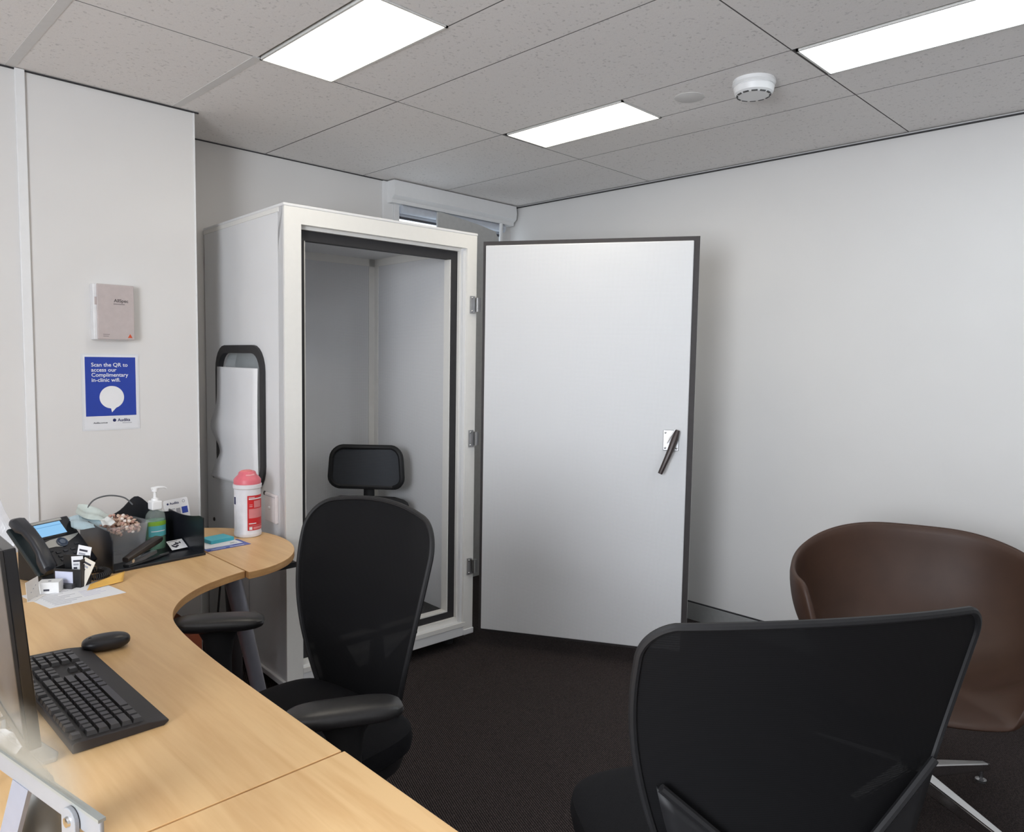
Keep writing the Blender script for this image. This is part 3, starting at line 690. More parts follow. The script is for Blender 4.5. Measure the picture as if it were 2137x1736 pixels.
# ------------------------------------------------------------------ keyboard and mouse
kb = thing('keyboard', 'black full-size keyboard lying on the corner desk in front of the monitor', 'keyboard', (.437, 1.738, DZ), R(91))
KW, KD = .258, .086      # local x = user's right (+Y), local y = away from the user (-X)
prof = [(-KD,.006),(-KD,.010),(-.045,.017),(KD-.006,.023),(KD,.020),(KD,.002),(-KD+.01,.000)]
vs = [(-KW,y,z) for y,z in prof]+[(KW,y,z) for y,z in prof]; n = len(prof)
MB().add(vs, [tuple(range(n)), tuple(range(2*n-1,n-1,-1))]+[(i,(i+1)%n,n+(i+1)%n,n+i) for i in range(n)]).build('body', mat('kb_plastic', (.020,.017,.018), .5), kb, bevel=.003)
KEY = mat('key_plastic', (.040,.037,.037), .30)
U = .0205
keymesh = {}
def key(x, y, wu, hu=1):
    z = .017+(y+.045)*.0458
    kk = (round(wu,2), hu)
    if kk not in keymesh:
        w_, h_ = wu*U/2-.0012, hu*U/2-.0012
        me = bpy.data.meshes.new('key')
        t_ = .0025
        vs = [(-w_,-h_,0),(w_,-h_,0),(w_,h_,0),(-w_,h_,0),(-w_+t_,-h_+t_,.008),(w_-t_,-h_+t_,.008),(w_-t_,h_-t_*.6,.008),(-w_+t_,h_-t_*.6,.008)]
        me.from_pydata(vs, [], [(3,2,1,0),(4,5,6,7),(0,1,5,4),(1,2,6,5),(2,3,7,6),(3,0,4,7)]); me.materials.append(KEY); keymesh[kk] = me
    o = bpy.data.objects.new('key', keymesh[kk]); col.objects.link(o); o.parent = kb; o.location = (x, y, z); o.rotation_euler = (R(2.6), 0, 0)
def row(y, widths, x0):
    x = x0
    for w_ in widths:
        if w_ > 0: key(x+w_*U/2, y, w_)
        x += abs(w_)*U
xa, xb, xc = -.246, .068, .150
ys = [-.033+U*k for k in range(5)]
row(ys[0], [1.25,1.25,1.25,6.25,1.25,1.25,1.25,1.25], xa); row(ys[1], [2.25]+[1]*10+[2.75], xa); row(ys[2], [1.75]+[1]*11+[2.25], xa)
row(ys[3], [1.5]+[1]*12+[1.5], xa); row(ys[4], [1]*13+[2], xa); row(ys[4]+U*1.25, [1,-1,1,1,1,1,-.5,1,1,1,1,-.5,1,1,1,1], xa)
row(ys[0], [1,1,1], xb+.003); row(ys[1], [-1,1], xb+.003)
for k in (3,4): row(ys[k], [1,1,1], xb+.003)
row(ys[4]+U*1.25, [1,1,1], xb+.003)
row(ys[0], [2,1], xc); 
for k in (1,2,3): row(ys[k], [1,1,1], xc)
row(ys[4], [1,1,1,1], xc); key(xc+3.5*U, ys[0]+U*.5, 1, 2); key(xc+3.5*U, ys[2]+U*.5, 1, 2); row(ys[4]+U*1.25, [1,1,1,1], xc)
ms = thing('computer_mouse', 'small black wireless computer mouse beside the far end of the keyboard', 'mouse', (.556, 1.975, DZ), R(-12))
MB().sell(.054,.030,.019,.8,.8,32,14,T(0,0,.019)).build('body', mat('mouse_plastic', (.018,.017,.020), .38), ms, smooth=True)
MB().tube([(-.034,-.003,.0290),(-.034,.003,.0290)], .0075, 14).build('scroll_wheel', BLACKG, ms, smooth=True)

# ------------------------------------------------------------------ monitor seen from behind at the left edge
mo = thing('computer_monitor', 'black computer monitor seen from behind at the left edge of the picture', 'monitor', (.285, 1.66, DZ))
MT = T(-.012,0,.075) @ RY(-4.5)
m = MB(); HB, WB = .345, .245
m.box((-.001,-WB-.025,0),(.017,WB+.025,HB), MT)
m.build('screen_shell', BLACKG, mo, bevel=.002)
m = MB(); b_ = .020
m.box((-.006,-WB-.025,0),(-.001,WB+.025,b_), MT); m.box((-.006,-WB-.025,HB-b_),(-.001,WB+.025,HB), MT); m.box((-.006,-WB-.025,b_),(-.001,-WB-.018,HB-b_), MT); m.box((-.006,WB+.005,b_),(-.001,WB+.025,HB-b_), MT)
m.build('rear_bezel', BLACKP, mo)
bx('port_strip', (-.010,-.20,.085),(-.004,.20,.092), mat('port_strip', (.30,.33,.32), .4), mo)
mg = mat('monitor_rear_gloss', (.07,.075,.085), .30, noise=.05)
m = MB(); m.box((-.004,-WB-.018,b_),(-.0012,WB+.005,HB-b_), MT); m.build('rear_panel', mg, mo)
MB().box((-.010,-.03,.01),(.000,.03,.16)).build('stand_neck', STEEL, mo, bevel=.003)
for s_ in (-1, 1):
    MB().prism([(-.02,.01*s_),(.02,.01*s_),(.052,.165*s_),(.045,.185*s_),(.005,.182*s_)], 0, .010).build('stand_foot', mat('foot_grey', (.26,.25,.24), .4, metal=.5), mo, bevel=.003)
def cable(label, pts, r=.0035, m=RUBBER):
    o = MB().tube(smooth_poly(pts, 8), r, 8).build('cable', m, smooth=True); return tag(o, label, 'cable', 'computer cables')
cable('black cable looping up behind the monitor nearest its near edge', [(.236,1.49,.80),(.215,1.55,.90),(.205,1.64,.93),(.20,1.75,.89),(.19,1.86,.76),(.15,1.95,.726),(.05,2.1,.726)])
cable('black cable sagging lower behind the monitor panel', [(.238,1.47,.84),(.222,1.53,.86),(.205,1.62,.83),(.195,1.72,.77),(.165,1.84,.727),(.06,1.98,.726)])
cable('thin grey-brown cable rising from the paper below the monitor edge', [(.270,1.545,.80),(.235,1.515,.80),(.222,1.47,.76),(.205,1.45,.724),(.15,1.44,.724)], .0032, mat('cable_brown', (.18,.14,.11), .5))
# crumpled white paper tag below the monitor
def crump(s, t):
    return (.235+.055*t+.015*s, 1.560+.060*(-s)+.03*t, DZ+.013+.012*abs(math.sin(3.1*s+2.3*t))+.004*math.sin(9*s*t+1))
cpz = MB().grid(crump, 10, 8).build('crumpled_paper', PAPER, solid=.0006); tag(cpz, 'crumpled white paper scrap on the desk under the monitor corner', 'paper')

# white rail with screwed post (low acrylic screen)
rl = thing('desk_screen', 'low acrylic desk screen with a white rail and screwed end post at bottom left', 'screen', (.239, .985, DZ), 0)
ang = math.atan2(1.188-.936, .198-.247)
MR = RZ(math.degrees(ang)); RW = mat('rail_white', (.27,.275,.29), .35, noise=.02)
MB().box((-.062,-.003,.158),(.42,.003,.186), MR).build('rail', RW, rl, bevel=.002)
MB().box((-.062,-.0045,.184),(.42,.0045,.188), MR).build('rail_edge', mat('rail_edge', (.25,.26,.245), .3), rl)
pst = MB().prism([(-.017,0),(.017,0)]+[(.017*math.cos(R(a)), .166+.017*math.sin(R(a))) for a in range(0,181,15)], .004, .010, MR@Matrix(((1,0,0,0),(0,0,1,0),(0,1,0,0),(0,0,0,1)))).build('post', RW, rl, bevel=.001)
MB().lathe([(.001,0),(.007,0),(.006,.003),(.001,.004)], 14, MR@T(0,.010,.166)@RX(-90)).build('screw', CHROME, rl, smooth=True)
MB().box((-.02,-.03,0),(.03,.03,.006), MR).build('post_base', RW, rl)
MB().prism([(.200,0),(.245,0),(.165,.160),(.120,.160)], -.002, .004, MR@Matrix(((1,0,0,0),(0,0,1,0),(0,1,0,0),(0,0,0,1)))).build('brace', mat('brace_white', (.25,.27,.33), .3), rl)
def haze_mat():  # veiling haze painted as a fading milky colour on a sheet added above the rail
    m, nt, b = nodes_of('painted_haze'); L = nt.links
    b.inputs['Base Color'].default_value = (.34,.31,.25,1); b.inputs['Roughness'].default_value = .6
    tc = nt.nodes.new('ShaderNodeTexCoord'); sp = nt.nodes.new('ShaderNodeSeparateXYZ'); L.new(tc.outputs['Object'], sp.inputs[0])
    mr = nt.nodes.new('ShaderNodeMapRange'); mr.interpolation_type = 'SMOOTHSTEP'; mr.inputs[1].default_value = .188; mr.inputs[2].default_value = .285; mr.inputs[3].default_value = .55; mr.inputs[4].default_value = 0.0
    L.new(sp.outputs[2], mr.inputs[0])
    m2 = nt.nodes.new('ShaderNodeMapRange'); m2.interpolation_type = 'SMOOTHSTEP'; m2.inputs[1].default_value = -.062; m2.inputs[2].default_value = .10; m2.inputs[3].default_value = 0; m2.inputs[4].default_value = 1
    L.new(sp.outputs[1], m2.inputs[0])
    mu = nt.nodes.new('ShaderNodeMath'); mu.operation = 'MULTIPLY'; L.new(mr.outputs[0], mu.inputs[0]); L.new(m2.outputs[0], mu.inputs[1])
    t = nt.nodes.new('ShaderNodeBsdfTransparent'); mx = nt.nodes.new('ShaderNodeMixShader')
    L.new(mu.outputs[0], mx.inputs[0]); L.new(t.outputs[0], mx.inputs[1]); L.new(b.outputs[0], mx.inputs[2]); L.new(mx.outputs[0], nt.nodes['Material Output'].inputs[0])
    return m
MB().box((-.062,-.0015,.188),(.42,.0015,.290), MR).build('haze_sheet', haze_mat(), rl, label='clear lip added above the rail to carry painted haze')
gs = thing('grey_stand', 'small grey tapered stand with a rounded top behind the white rail', 'stand', (.246, 1.205, DZ))
GS = mat('stand_grey', (.17,.165,.15), .5)
MB().loft([[(a*math.cos(2*math.pi*j/20), b*math.sin(2*math.pi*j/20), z) for j in range(20)] for a, b, z in ((.030,.050,.012),(.026,.042,.05),(.022,.034,.09),(.018,.026,.115),(.010,.014,.128),(.002,.003,.131))]).build('body', GS, gs, smooth=True)
MB().loft([[(a*math.cos(2*math.pi*j/20), b*math.sin(2*math.pi*j/20), z) for j in range(20)] for a, b, z in ((.048,.072,0),(.046,.068,.008),(.03,.05,.013))]).build('base', GS, gs, smooth=True)

# ------------------------------------------------------------------ desk telephone
tp = thing('desk_telephone', 'black desk telephone with a lit pale blue screen and handset on its cradle', 'telephone', (.753, 2.740, DZ), R(24))
# local: x to the right along the front edge (0 = right end), y to the back, z up
SL = math.degrees(math.atan2(.137,.142))
PHM = T(0,0,.036) @ RX(SL)          # face plane: local (x, along slope, out)
PHL = .197
m = MB(); m.box((-.150,0,-.020),(0,PHL,0), PHM); m.build('face', mat('phone_black', (.014,.015,.020), .35), tp, bevel=.004)
m = MB(); m.box((-.205,0,-.022),(-.150,PHL,-.008), PHM); m.build('cradle', mat('phone_cradle', (.020,.028,.030), .4), tp, bevel=.004)
vs = [(-.19,.01,0),(-.01,.01,0),(-.01,.125,0),(-.19,.125,0),(-.19,.02,.030),(-.01,.02,.030),(-.01,.125,.118),(-.19,.125,.118)]
MB().add(vs, [(3,2,1,0),(4,5,6,7),(0,1,5,4),(1,2,6,5),(2,3,7,6),(3,0,4,7)]).build('stand', BLACKP, tp, bevel=.004)
sf = MB().box((-.142,.122,0),(-.012,.190,.002), PHM).build('screen_surround', BLACKG, tp)
MB().box((-.132,.130,.002),(-.040,.180,.0026), PHM).build('screen', emis('phone_screen', (.30,.60,.92), .95), sf, label='lit pale blue screen')
MB().box((-.132,.166,.0026),(-.040,.168,.0028), PHM).build('screen_line', emis('phone_screen_line', (.18,.42,.75), .8), sf)
MB().box((-.140,.183,.000),(-.030,.192,.003), PHM).build('top_strip', mat('phone_silver', (.50,.50,.48), .35, metal=.5), tp)
MB().prism([(-.145,.086),(-.145,.106),(-.110,.114),(-.004,.118),(-.020,.108),(-.060,.092),(-.085,.078),(-.105,.084)], .000, .0020, PHM).build('silver_band', MATS['phone_silver'], tp)
MB().lathe([(.001,0),(.018,0),(.018,.004),(.014,.005),(.012,.003),(.001,.003)], 24, PHM@T(-.078,.096,.001)).build('navigation_ring', mat('nav_blue', (.03,.05,.09), .3), tp, smooth=True)
MB().lathe([(.001,0),(.0095,0),(.009,.003),(.001,.004)], 20, PHM@T(-.078,.096,.004)).build('navigation_button', mat('nav_btn', (.10,.13,.18), .3), tp, smooth=True)
km = mat('phone_key', (.022,.024,.030), .3)
kk = MB().box((-.0075,-.0045,0),(.0075,.0045,.003)).build('phone_key', km, tp, bevel=.001); kk.matrix_local = PHM@T(-.110,.062,0)
for i in range(3):
    for j in range(4):
        if i == 0 and j == 0: continue
        o = kk.copy(); col.objects.link(o); o.parent = tp; o.matrix_local = PHM@T(-.110+.026*i,.062-.0155*j,0)
for x, y in ((-.022,.070),(-.022,.055),(-.022,.040),(-.022,.025),(-.034,.080),(-.130,.074)):
    o = kk.copy(); col.objects.link(o); o.parent = tp; o.matrix_local = PHM@T(x,y,0)
hs = MB(); rings = []
for q, hw, z0, z1 in ((-.004,.018,-.004,.018),(.006,.024,-.008,.028),(.040,.024,-.002,.034),(.062,.021,.014,.040),(.105,.020,.020,.042),(.150,.021,.014,.040),(.170,.024,-.002,.034),(.204,.024,-.006,.028),(.214,.018,-.002,.018)):
    rings.append([tuple(PHM@Vector((-.178+hw*math.copysign(abs(math.cos(a))**.6, math.cos(a)), q, (z0+z1)/2+(z1-z0)/2*math.copysign(abs(math.sin(a))**.6, math.sin(a))))) for a in [2*math.pi*j/18 for j in range(18)]])
hs.loft(rings).build('handset', mat('handset_black', (.024,.025,.030), .34), tp, smooth=True)
# coiled cord in world space turned into phone local space
cordp = smooth_poly([(.640,2.660,.742),(.668,2.600,.737),(.715,2.588,.736),(.748,2.615,.736),(.742,2.660,.737),(.700,2.662,.740),(.664,2.640,.738)], 26)
hel = []; MI = (Matrix.Translation((.753,2.740,DZ)) @ RZ(24)).inverted()
for i in range(len(cordp)-1):
    p, q = Vector(cordp[i]), Vector(cordp[i+1]); tt = (q-p).normalized(); a = tt.cross(Vector((0,0,1))).normalized()
    for k in range(2):
        th = (2*i+k)*2*math.pi/7.0; c = p.lerp(q, k/2)
        hel.append(MI@(c+a*(.0095*math.cos(th))+Vector((0,0,.0095*math.sin(th)))))
MB().tube(hel, .0024, 5).build('coiled_cord', RUBBER, tp, smooth=True)

# ------------------------------------------------------------------ letter tray and its contents
ty = R(6); to = (.775, 2.650, DZ)
tr = thing('letter_tray', 'black open-front letter tray with a wavy rim on the corner desk', 'tray', to, ty)
TW, TD = .322, .262
TRM = mat('tray_black', (.011,.012,.016), .30, noise=.1)
bx('base', (0,0,0),(TW,TD,.005), TRM, tr, bevel=.001); bx('front_lip', (0,-.004,0),(TW,.004,.010), TRM, tr, bevel=.002)
def wall_strip(name, f, n, M):
    prof = [(k/n, f(k/n)) for k in range(n+1)]
    L_ = prof[-1][0]
    return prof
def curtain(name, p, q, f, n=24, th=.0035):
    P, Q = Vector(p), Vector(q); d = (Q-P); nrm = Vector((-d.y, d.x, 0)).normalized()*th
    m = MB(); vs = []
    for k in range(n+1):
        u = k/n; c = P+d*u; z = f(u)
        vs += [(c.x,c.y,0),(c.x,c.y,z),(c.x+nrm.x,c.y+nrm.y,z),(c.x+nrm.x,c.y+nrm.y,0)]
    fs = [(0,1,2,3),(4*n+3,4*n+2,4*n+1,4*n)]
    for k in range(n):
        for j in range(4):
            a = 4*k+j; b = 4*k+(j+1)%4; fs.append((a,b,b+4,a+4))
    m.add(vs, fs); return m.build(name, TRM, tr, smooth=True)
curtain('side_wall', (0,0,0), (0,TD,0), lambda u: .138-.006*math.sin(math.pi*u)+.020*u-.03*max(0,.08-u)/.08)
curtain('side_wall', (TW-.0035,0,0), (TW-.0035,TD,0), lambda u: .148-.012*u-.012*math.sin(math.pi*u)-.01*max(0,.1-u)/.1)
curtain('back_wall', (0,TD,0), (TW,TD,0), lambda u: .156-.012*math.exp(-((u-.30)/.14)**2)+.046*math.exp(-((u-.60)/.13)**2)-.030*sstep(.68,.95,u))
def in_tray(x, y, z=.0052):
    c, s = math.cos(ty), math.sin(ty); return (to[0]+x*c-y*s, to[1]+x*s+y*c, DZ+z)
# clear tub of ear tips
tub = thing('clear_tub', 'clear plastic tub filled with small beige ear tips in the black tray', 'tub', in_tray(.085,.148), ty+R(3))
CL = clear('clear_plastic', (.80,.82,.86), .20, .15)
def ringrect(a, b, z, r): return [(x,y,z) for x,y in rrect(-a,-b,a,b,r,4)]
MB().loft([ringrect(.064,.050,.002,.014), ringrect(.068,.054,.060,.015), ringrect(.076,.061,.128,.018), ringrect(.083,.067,.129,.020), ringrect(.083,.067,.132,.020)], cap=False).build('wall', CL, tub, smooth=True)
MB().prism(rrect(-.064,-.050,.064,.050,.014,4), 0, .002).build('floor', CL, tub)
pile = MB(); rnd = random.Random(3)
for k in range(230):
    a = rnd.uniform(0, 6.28); rr = math.sqrt(rnd.random()); x, y = .062*rr*math.cos(a)*1.05, .050*rr*math.sin(a)*1.05
    z = .098+.058*(1-rr**2)*rnd.random()+rnd.uniform(0,.022)
    Mx = T(x,y,z)@RZ(rnd.uniform(0,360))@RX(rnd.uniform(0,180))@RY(rnd.uniform(0,180))
    mi = rnd.choice((0,0,0,1,1,2,3))
    h = rnd.uniform(.009,.015); r_ = rnd.uniform(.0045,.0065)
    pile.lathe([(.0005,0),(r_*.8,0),(r_,h*.4),(r_*.5,h*.8),(.0005,h)], 7, Mx, mi)
pl = pile.build('ear_tips', [mat('tip_beige',(.60,.42,.32),.6), mat('tip_pink',(.52,.30,.24),.6), mat('tip_pale',(.78,.70,.64),.6), mat('tip_brown',(.26,.14,.10),.6)])
pl.location = in_tray(.085,.148); pl.rotation_euler = (0,0,ty); pl['kind'] = 'stuff'; tag(pl, 'heap of small beige and pinkish ear tips inside the clear tub', 'ear tips')
# crumpled plastic sleeves
def sleeve(name, label, base, U_, V_, amp, m, seed, n=12):
    rn = random.Random(seed); ph = [rn.uniform(0,6.28) for _ in range(4)]
    B, Uv, Vv = Vector(base), Vector(U_), Vector(V_); N = Uv.cross(Vv).normalized()
    f = lambda s, t: tuple(B+Uv*((s+1)/2)+Vv*t+N*(amp*(math.sin(4*s+ph[0]+3*t)+.6*math.sin(9*t+ph[1]+2*s)+.5*math.sin(7*s*t+ph[2]))))
    o = MB().grid(f, n, n).build(name, m, solid=.0006); return tag(o, label, 'packet', 'plastic packets on the tray')
sleeve('plastic_packet', 'pale blue crumpled plastic packet draped between the telephone and the tray', (.690,2.790,.868), (.110,-.015,-.022), (.010,.080,.020), .005, clear('plastic_blue', (.52,.66,.72), .62, .2), 1)
sleeve('plastic_packet', 'pale greenish plastic packet standing up behind the blue packet', (.715,2.850,.898), (.110,-.030,-.050), (.030,.070,.022), .004, clear('plastic_green', (.70,.78,.74), .70, .2), 2)
sleeve('plastic_packet', 'white plastic packet lying over the left rim of the clear tub', (.770,2.740,.868), (.038,-.006,.004), (.006,.060,.010), .003, clear('plastic_white', (.76,.77,.75), .75, .3), 5)
cable('thin grey cable arching over the back of the black tray', [(.760,2.885,.872),(.770,2.905,.905),(.800,2.925,.928),(.850,2.935,.934),(.900,2.935,.920),(.925,2.925,.892)], .0028, mat('cable_grey', (.10,.105,.11), .5))
# hand sanitiser
hsn = thing('sanitiser_bottle', 'clear green hand sanitiser pump bottle standing in the black tray', 'bottle', in_tray(.232,.195), ty)
def oval(prof, sy=.72, seg=28): return [[(r*math.cos(2*math.pi*j/seg), sy*r*math.sin(2*math.pi*j/seg), z) for j in range(seg)] for r, z in prof]
m, nt, b = nodes_of('sanitiser_gel'); b.inputs['Base Color'].default_value = (.16,.42,.26,1); b.inputs['Roughness'].default_value = .12
t_ = nt.nodes.new('ShaderNodeBsdfTransparent'); t_.inputs[0].default_value = (.55,.85,.65,1); mx_ = nt.nodes.new('ShaderNodeMixShader'); mx_.inputs[0].default_value = .55
nt.links.new(t_.outputs[0], mx_.inputs[1]); nt.links.new(b.outputs[0], mx_.inputs[2]); nt.links.new(mx_.outputs[0], nt.nodes['Material Output'].inputs[0])
MB().loft(oval([(.001,.003),(.033,.003),(.035,.010),(.035,.100),(.033,.112),(.001,.113)])).build('gel', m, hsn, smooth=True)
MB().loft(oval([(.001,0),(.034,0),(.037,.006),(.037,.112),(.034,.132),(.024,.146),(.014,.152),(.001,.152)])).build('bottle', clear('bottle_clear', (.75,.85,.80), .14, .05), hsn, smooth=True)
def lab(s, t, r=.0376, z0=.052, z1=.108, a0=-150, a1=-30):
    a = R(a0+(a1-a0)*(s+1)/2); return (r*math.cos(a), .72*r*math.sin(a), z0+(z1-z0)*t)
lb = MB().grid(lab, 14, 2).build('label', mat('label_teal', (.10,.42,.45), .4), hsn, smooth=True)
MB().grid(lambda s,t: lab(s,t,.0380,.092,.108), 14, 1).build('label_band', mat('label_green', (.22,.42,.04), .4), lb, smooth=True)
MB().grid(lambda s,t: lab(s*.7,t,.0380,.070,.073), 14, 1).build('label_print', PAPER, lb, smooth=True)
MB().box((-.019,-.019,.150),(.019,.019,.184)).build('collar', WHITE_TRIM, hsn, bevel=.005, seg=3)
pm = MB().lathe([(.001,.184),(.014,.184),(.012,.192),(.006,.194),(.005,.216),(.011,.218),(.011,.230),(.001,.231)], 16).build('pump', WHITE_TRIM, hsn, smooth=True)
MB().tube([(-.012,0,.229),(.010,0,.231),(.034,0,.230),(.044,0,.224)], [.006,.006,.0045,.003], 8).build('nozzle', WHITE_TRIM, pm, smooth=True)
# stapler, pen
st = thing('stapler', 'black stapler lying at the front of the black tray', 'stapler', in_tray(.118,.048), ty+R(22))
MB().box((-.075,-.016,0),(.070,.016,.010)).build('base', BLACKP, st, bevel=.004)
rings = []
for x, hw, z0, z1 in ((-.078,.013,.020,.036),(-.03,.016,.030,.052),(.03,.018,.044,.070),(.070,.018,.054,.078),(.082,.013,.058,.074)):
    rings.append([(x, hw*math.copysign(abs(math.cos(a))**.6,math.cos(a)), (z0+z1)/2+(z1-z0)/2*math.copysign(abs(math.sin(a))**.6,math.sin(a))) for a in [2*math.pi*j/14 for j in range(14)]])
MB().loft(rings).build('top_arm', mat('stapler_top', (.022,.017,.015), .4), st, smooth=True)
MB().box((-.070,-.008,.010),(.060,.008,.022), RY(-9)).build('magazine', STEEL, st)
MB().lathe([(.001,0),(.006,0),(.006,.002),(.001,.002)], 12, T(-.062,-.0165,.022)@RX(90)).build('pivot', CHROME, st)
pn = MB().cyl(.0048, in_tray(.055,.022,.010), in_tray(.225,.085,.010), 10).build('pen', mat('pen_grey', (.06,.06,.06), .25), smooth=True); tag(pn, 'dark slim pen lying in front of the stapler in the tray', 'pen')
# cards near the tray
def card(name, label, o, ux, uy, th=.0008, m=PAPER, cat='card', group=None):
    """flat card with its own axes; returns root and a transform that maps card coordinates to the world"""
    X = Vector(ux).normalized(); Y = Vector(uy); Y = (Y-X*Y.dot(X)).normalized(); Z = X.cross(Y)
    Mw = Matrix(((X.x,Y.x,Z.x,o[0]),(X.y,Y.y,Z.y,o[1]),(X.z,Y.z,Z.z,o[2]),(0,0,0,1)))
    t = thing(name, label, cat, group=group); t.matrix_world = Mw
    return t
c1 = card('business_card', 'white and blue business card standing behind the right side of the tray', in_tray(.318,.285,.070), (math.cos(ty),math.sin(ty),.06), (0,.20,1), cat='card')
MB().prism(rrect(0,0,.098,.092,.008,4), 0, .0008).build('sheet', PAPER, c1)
bx('blue_block', (.068,.030,.0008),(.092,.056,.0012), BLUE, c1); bx('grey_block', (.046,.030,.0008),(.062,.054,.0012), GREYINK, c1)
text_mesh('logo_text', 'Audika', .013, NAVY, c1, T(.024,.072,.0010), .02); MB().cyl(.004, (.016,.076,.0008), (.016,.076,.0012), 12).build('logo_dot', NAVY, c1)
MB().tube([(.080+.005*math.cos(R(a)),.078+.005*math.sin(R(a)),.0009) for a in range(0,360,20)], .0006, 4, closed=True).build('ring_mark', INK, c1)
bx('small_print', (.012,.052,.0008),(.042,.055,.0011), GREYINK, c1)
c2 = card('doodle_card', 'small white card with a black ink doodle leaning in the tray beside the sanitiser', in_tray(.252,.110,.010), (.98,.12,.02), (.1,.8,.45))
bx('sheet', (0,0,0),(.060,.050,.0008), PAPER, c2)
rn = random.Random(9)
for k in range(9):
    x, y = .012+.036*rn.random(), .008+.028*rn.random()
    MB().sell(.005+.004*rn.random(),.003+.002*rn.random(),.0006,1,1,10,4,T(x,y,.001)@RZ(rn.uniform(0,180))).build('ink_blot', INK, c2)
bx('ink_line', (.004,.044,.0008),(.040,.0455,.0012), INK, c2)
c3 = card('slip_card', 'narrow white card standing against the outside of the tray next to the sticky pad', (1.112,2.760,DZ+.001), (.35,.94,0), (.1,-.03,1))
bx('sheet', (0,0,0),(.050,.070,.0008), PAPER, c3); bx('ink_mark', (.006,.046,-.0004),(.018,.052,0), INK, c3); bx('ink_mark', (.006,.006,-.0004),(.04,.009,0), INK, c3)
c3.matrix_world = c3.matrix_world
# leaflets, sticky pad, wipes
lf1 = card('blue_leaflet', 'blue printed leaflet lying on the rounded desk end under a white leaflet', (1.118,2.716,DZ+.0004), (.985,.045,0), (0,1,0), cat='leaflet')
bx('sheet', (0,0,0),(.172,.110,.0008), BLUE, lf1); bx('print_line', (.018,.010,.0008),(.075,.014,.0010), PAPER, lf1); bx('print_line', (.092,.010,.0008),(.150,.016,.0010), PAPER, lf1); bx('pale_strip', (0,.022,.0008),(.11,.032,.0010), mat('pale_blue',(.22,.28,.55),.5), lf1)
lf2 = card('white_leaflet', 'white leaflet lying under the turquoise sticky pad', (1.124,2.752,DZ+.0016), (.985,.060,0), (0,1,0), cat='leaflet')
bx('sheet', (0,0,0),(.150,.125,.0008), PAPER, lf2); bx('print_line', (.105,.012,.0008),(.135,.018,.0010), GREYINK, lf2); bx('print_line', (.112,.026,.0008),(.130,.030,.0010), INK, lf2)
sp_ = card('sticky_pad', 'turquoise sticky note pad lying on the leaflets beside the wipes tub', (1.168,2.806,DZ+.0026), (.97,.13,0), (0,1,0), cat='sticky notes')
TQ = mat('turquoise', (.06,.42,.52), .6)
bx('pad', (0,0,0),(.098,.078,.013), TQ, sp_, bevel=.001); bx('top_sheet', (.001,.001,.0131),(.097,.077,.0136), mat('turquoise_top',(.10,.50,.60),.6), sp_)
wt = thing('wipes_tub', 'tall white disinfectant wipes tub with a pink lid and red label', 'tub', (1.345, 2.868, DZ))
WT = mat('tub_white', (.78,.77,.80), .35)
WR = .054
MB().lathe([(.001,0),(WR-.006,0),(WR-.001,.004),(WR,.012),(WR,.016),(WR-.002,.022),(WR-.002,.196),(WR+.002,.200),(WR+.002,.214),(WR-.002,.216),(.001,.216)], 40).build('body', WT, wt, smooth=True)
PK = mat('lid_pink', (.74,.16,.20), .4)
ld = MB().lathe([(.001,.216),(WR-.001,.216),(WR-.001,.232),(WR-.006,.240),(.036,.252),(.033,.262),(.028,.266),(.001,.266)], 40).build('lid', PK, wt, smooth=True)
MB().sell(.024,.018,.006,.8,.8,24,8,T(-.004,-.002,.266)).build('flip_cap', mat('lid_pink2',(.78,.22,.22),.4), ld, smooth=True)
MB().tube([(-.020,-.030,.252),(-.004,-.036,.252),(.014,-.032,.254)], .004, 8).build('lid_tab', mat('lid_pink3',(.84,.36,.38),.4), ld, smooth=True)
def wl(a0, a1, z0, z1, r): return lambda s, t: (r*math.cos(R(a0+(a1-a0)*(s+1)/2)), r*math.sin(R(a0+(a1-a0)*(s+1)/2)), z0+(z1-z0)*t)
lab_ = MB().grid(wl(-116,-20,.030,.172,WR-.0012), 20, 1).build('label', mat('label_red', (.62,.020,.025), .45), wt, smooth=True)
LP = mat('label_pink', (.72,.24,.25), .5)
for a0, a1, z0, z1, mm in ((-110,-24,.156,.161,PAPER),(-110,-84,.164,.166,PAPER),(-88,-50,.122,.150,LP),(-108,-94,.134,.137,LP),(-108,-94,.126,.131,LP),(-110,-24,.080,.118,LP),(-110,-78,.056,.060,PAPER),(-110,-40,.048,.050,LP),(-92,-30,.034,.044,LP),(-109,-96,.033,.045,PAPER)):
    MB().grid(wl(a0,a1,z0,z1,WR-.0006), 12, 1).build('label_print', mm, lab_, smooth=True)
MB().grid(wl(172,186,.135,.165,WR-.0012), 4, 1).build('side_print', NAVY, wt, smooth=True)

# ------------------------------------------------------------------ small things in front of the telephone
ch = thing('card_holder', 'black upright card holder stuffed with printed cards in front of the telephone', 'card holder', (.640, 2.600, DZ), R(-52))
bx('back', (-.046,.020,0),(.046,.024,.092), BLACKP, ch, bevel=.001); bx('front', (-.046,-.024,0),(.046,-.020,.058), BLACKP, ch, bevel=.001)
bx('end_wall', (.042,-.020,0),(.046,.020,.088), mat('holder_brown',(.020,.014,.012),.45), ch); bx('end_wall', (-.046,-.020,0),(-.042,.020,.060), BLACKP, ch); bx('floor', (-.042,-.020,0),(.042,.020,.003), BLACKP, ch)
bx('slot_mark', (.0461,-.008,.072),(.0464,.008,.075), PAPER, ch)
bx('display_label', (-.040,-.0246,.010),(.020,-.0240,.050), mat('label_lilac',(.62,.64,.78),.5), ch); bx('step', (-.046,-.042,0),(.030,-.024,.014), mat('holder_grey',(.05,.05,.055),.5), ch)
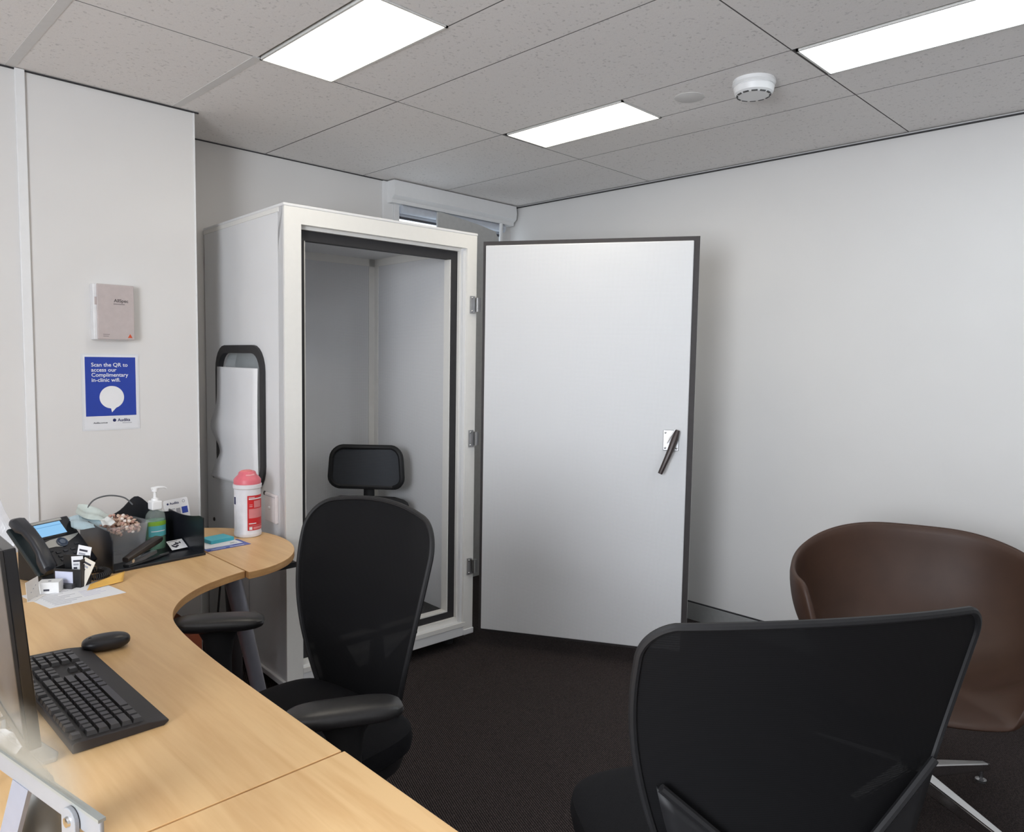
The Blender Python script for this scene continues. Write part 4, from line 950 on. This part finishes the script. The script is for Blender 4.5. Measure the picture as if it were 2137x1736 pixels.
HM = Matrix.Translation((.640,2.600,DZ)) @ RZ(-52)
def hcard(label, x, y, w_, h_, tilt, lean, m=PAPER):
    o = MB().box((0,0,0),(w_,.0008,h_)).build('sheet', m)
    t = thing('printed_card', label, 'card', group='cards in the black holder'); o.parent = t
    t.matrix_world = HM @ T(x,y,.004) @ RX(lean) @ RY(tilt)
    for k in range(4): bx('print_line', (.006,-.0004,h_-.018-.011*k),(w_*.75-.006*k,0,h_-.012-.011*k), INK if k != 1 else GREYINK, t)
    return t
hcard('tall white printed card standing upright at the left of the black card holder', -.012, .012, .046, .122, 8, -6)
hcard('short tilted printed card in the middle of the black card holder', .000, .002, .040, .086, -6, -4)
hcard('tan edged printed card leaning out at the right of the black card holder', .006, -.008, .040, .098, 24, -4, mat('card_cream',(.74,.68,.58),.6))
wb = thing('white_box', 'small white carton in front of the black card holder', 'box', (.572, 2.572, DZ), R(-30))
bx('carton', (-.030,-.022,0),(.030,.022,.034), mat('carton_white',(.76,.755,.75),.5), wb, bevel=.0015); bx('print', (-.012,-.0225,.008),(.004,-.0220,.014), INK, wb); bx('print', (-.004,-.006,.0340),(.004,.000,.0343), INK, wb)
fc = card('folded_card', 'cream folded card standing beside the white carton at the monitor edge', (.497,2.505,DZ), (.62,.78,0), (-.05,.05,1), cat='card')
bx('front_leaf', (0,0,0),(.070,.058,.0008), mat('card_ivory',(.72,.69,.66),.6), fc)
for k in range(3): bx('print', (.022+.014*k,.020+.007*k,.0008),(.027+.014*k,.023+.007*k,.0011), GREYINK, fc)
MB().box((0,0,-.0008),(.070,.0008,.020)).build('foot_leaf', MATS['card_ivory'], fc)
dp = card('printed_sheet', 'white printed sheet lying flat in front of the telephone under an orange note', (.530,2.398,DZ+.0004), (1,.03,0), (.0,1,0), cat='paper')
MB().prism([(0,0),(.208,.004),(.185,.190),(-.030,.185)], 0, .0006).build('sheet', PAPER, dp)
for k in range(9):
    y = .020+.015*k; x = .018-.002*k
    bx('print_line', (x,y,.0006),(x+.045+.02*((k*7)%3),y+.0035,.0008), GREYINK, dp)
for k in range(5):
    y = .050+.014*k; bx('print_line', (.105,y,.0006),(.150+.01*((k*5)%3),y+.0028,.0008), mat('lilac_ink',(.50,.50,.66),.6), dp)
def orn(s, t): return (.655+.055*(s+1)+.02*t, 2.515+.045*t+.012*s, DZ+.003+.020*t*t*(.6+.4*s)+.010*(s+1)*t*(1-t))
on = MB().grid(orn, 8, 8).build('orange_note', mat('note_orange',(.76,.43,.09),.6), smooth=True, solid=.0006); tag(on, 'curled orange sticky note on the printed sheet', 'sticky note')
sleeve('plastic_packet', 'white printed plastic packet standing behind the telephone handset by the monitor top', (.515,2.915,.730), (.040,-.020,.10), (-.035,.06,.13), .004, clear('plastic_grey', (.74,.75,.78), .72, .25), 8)
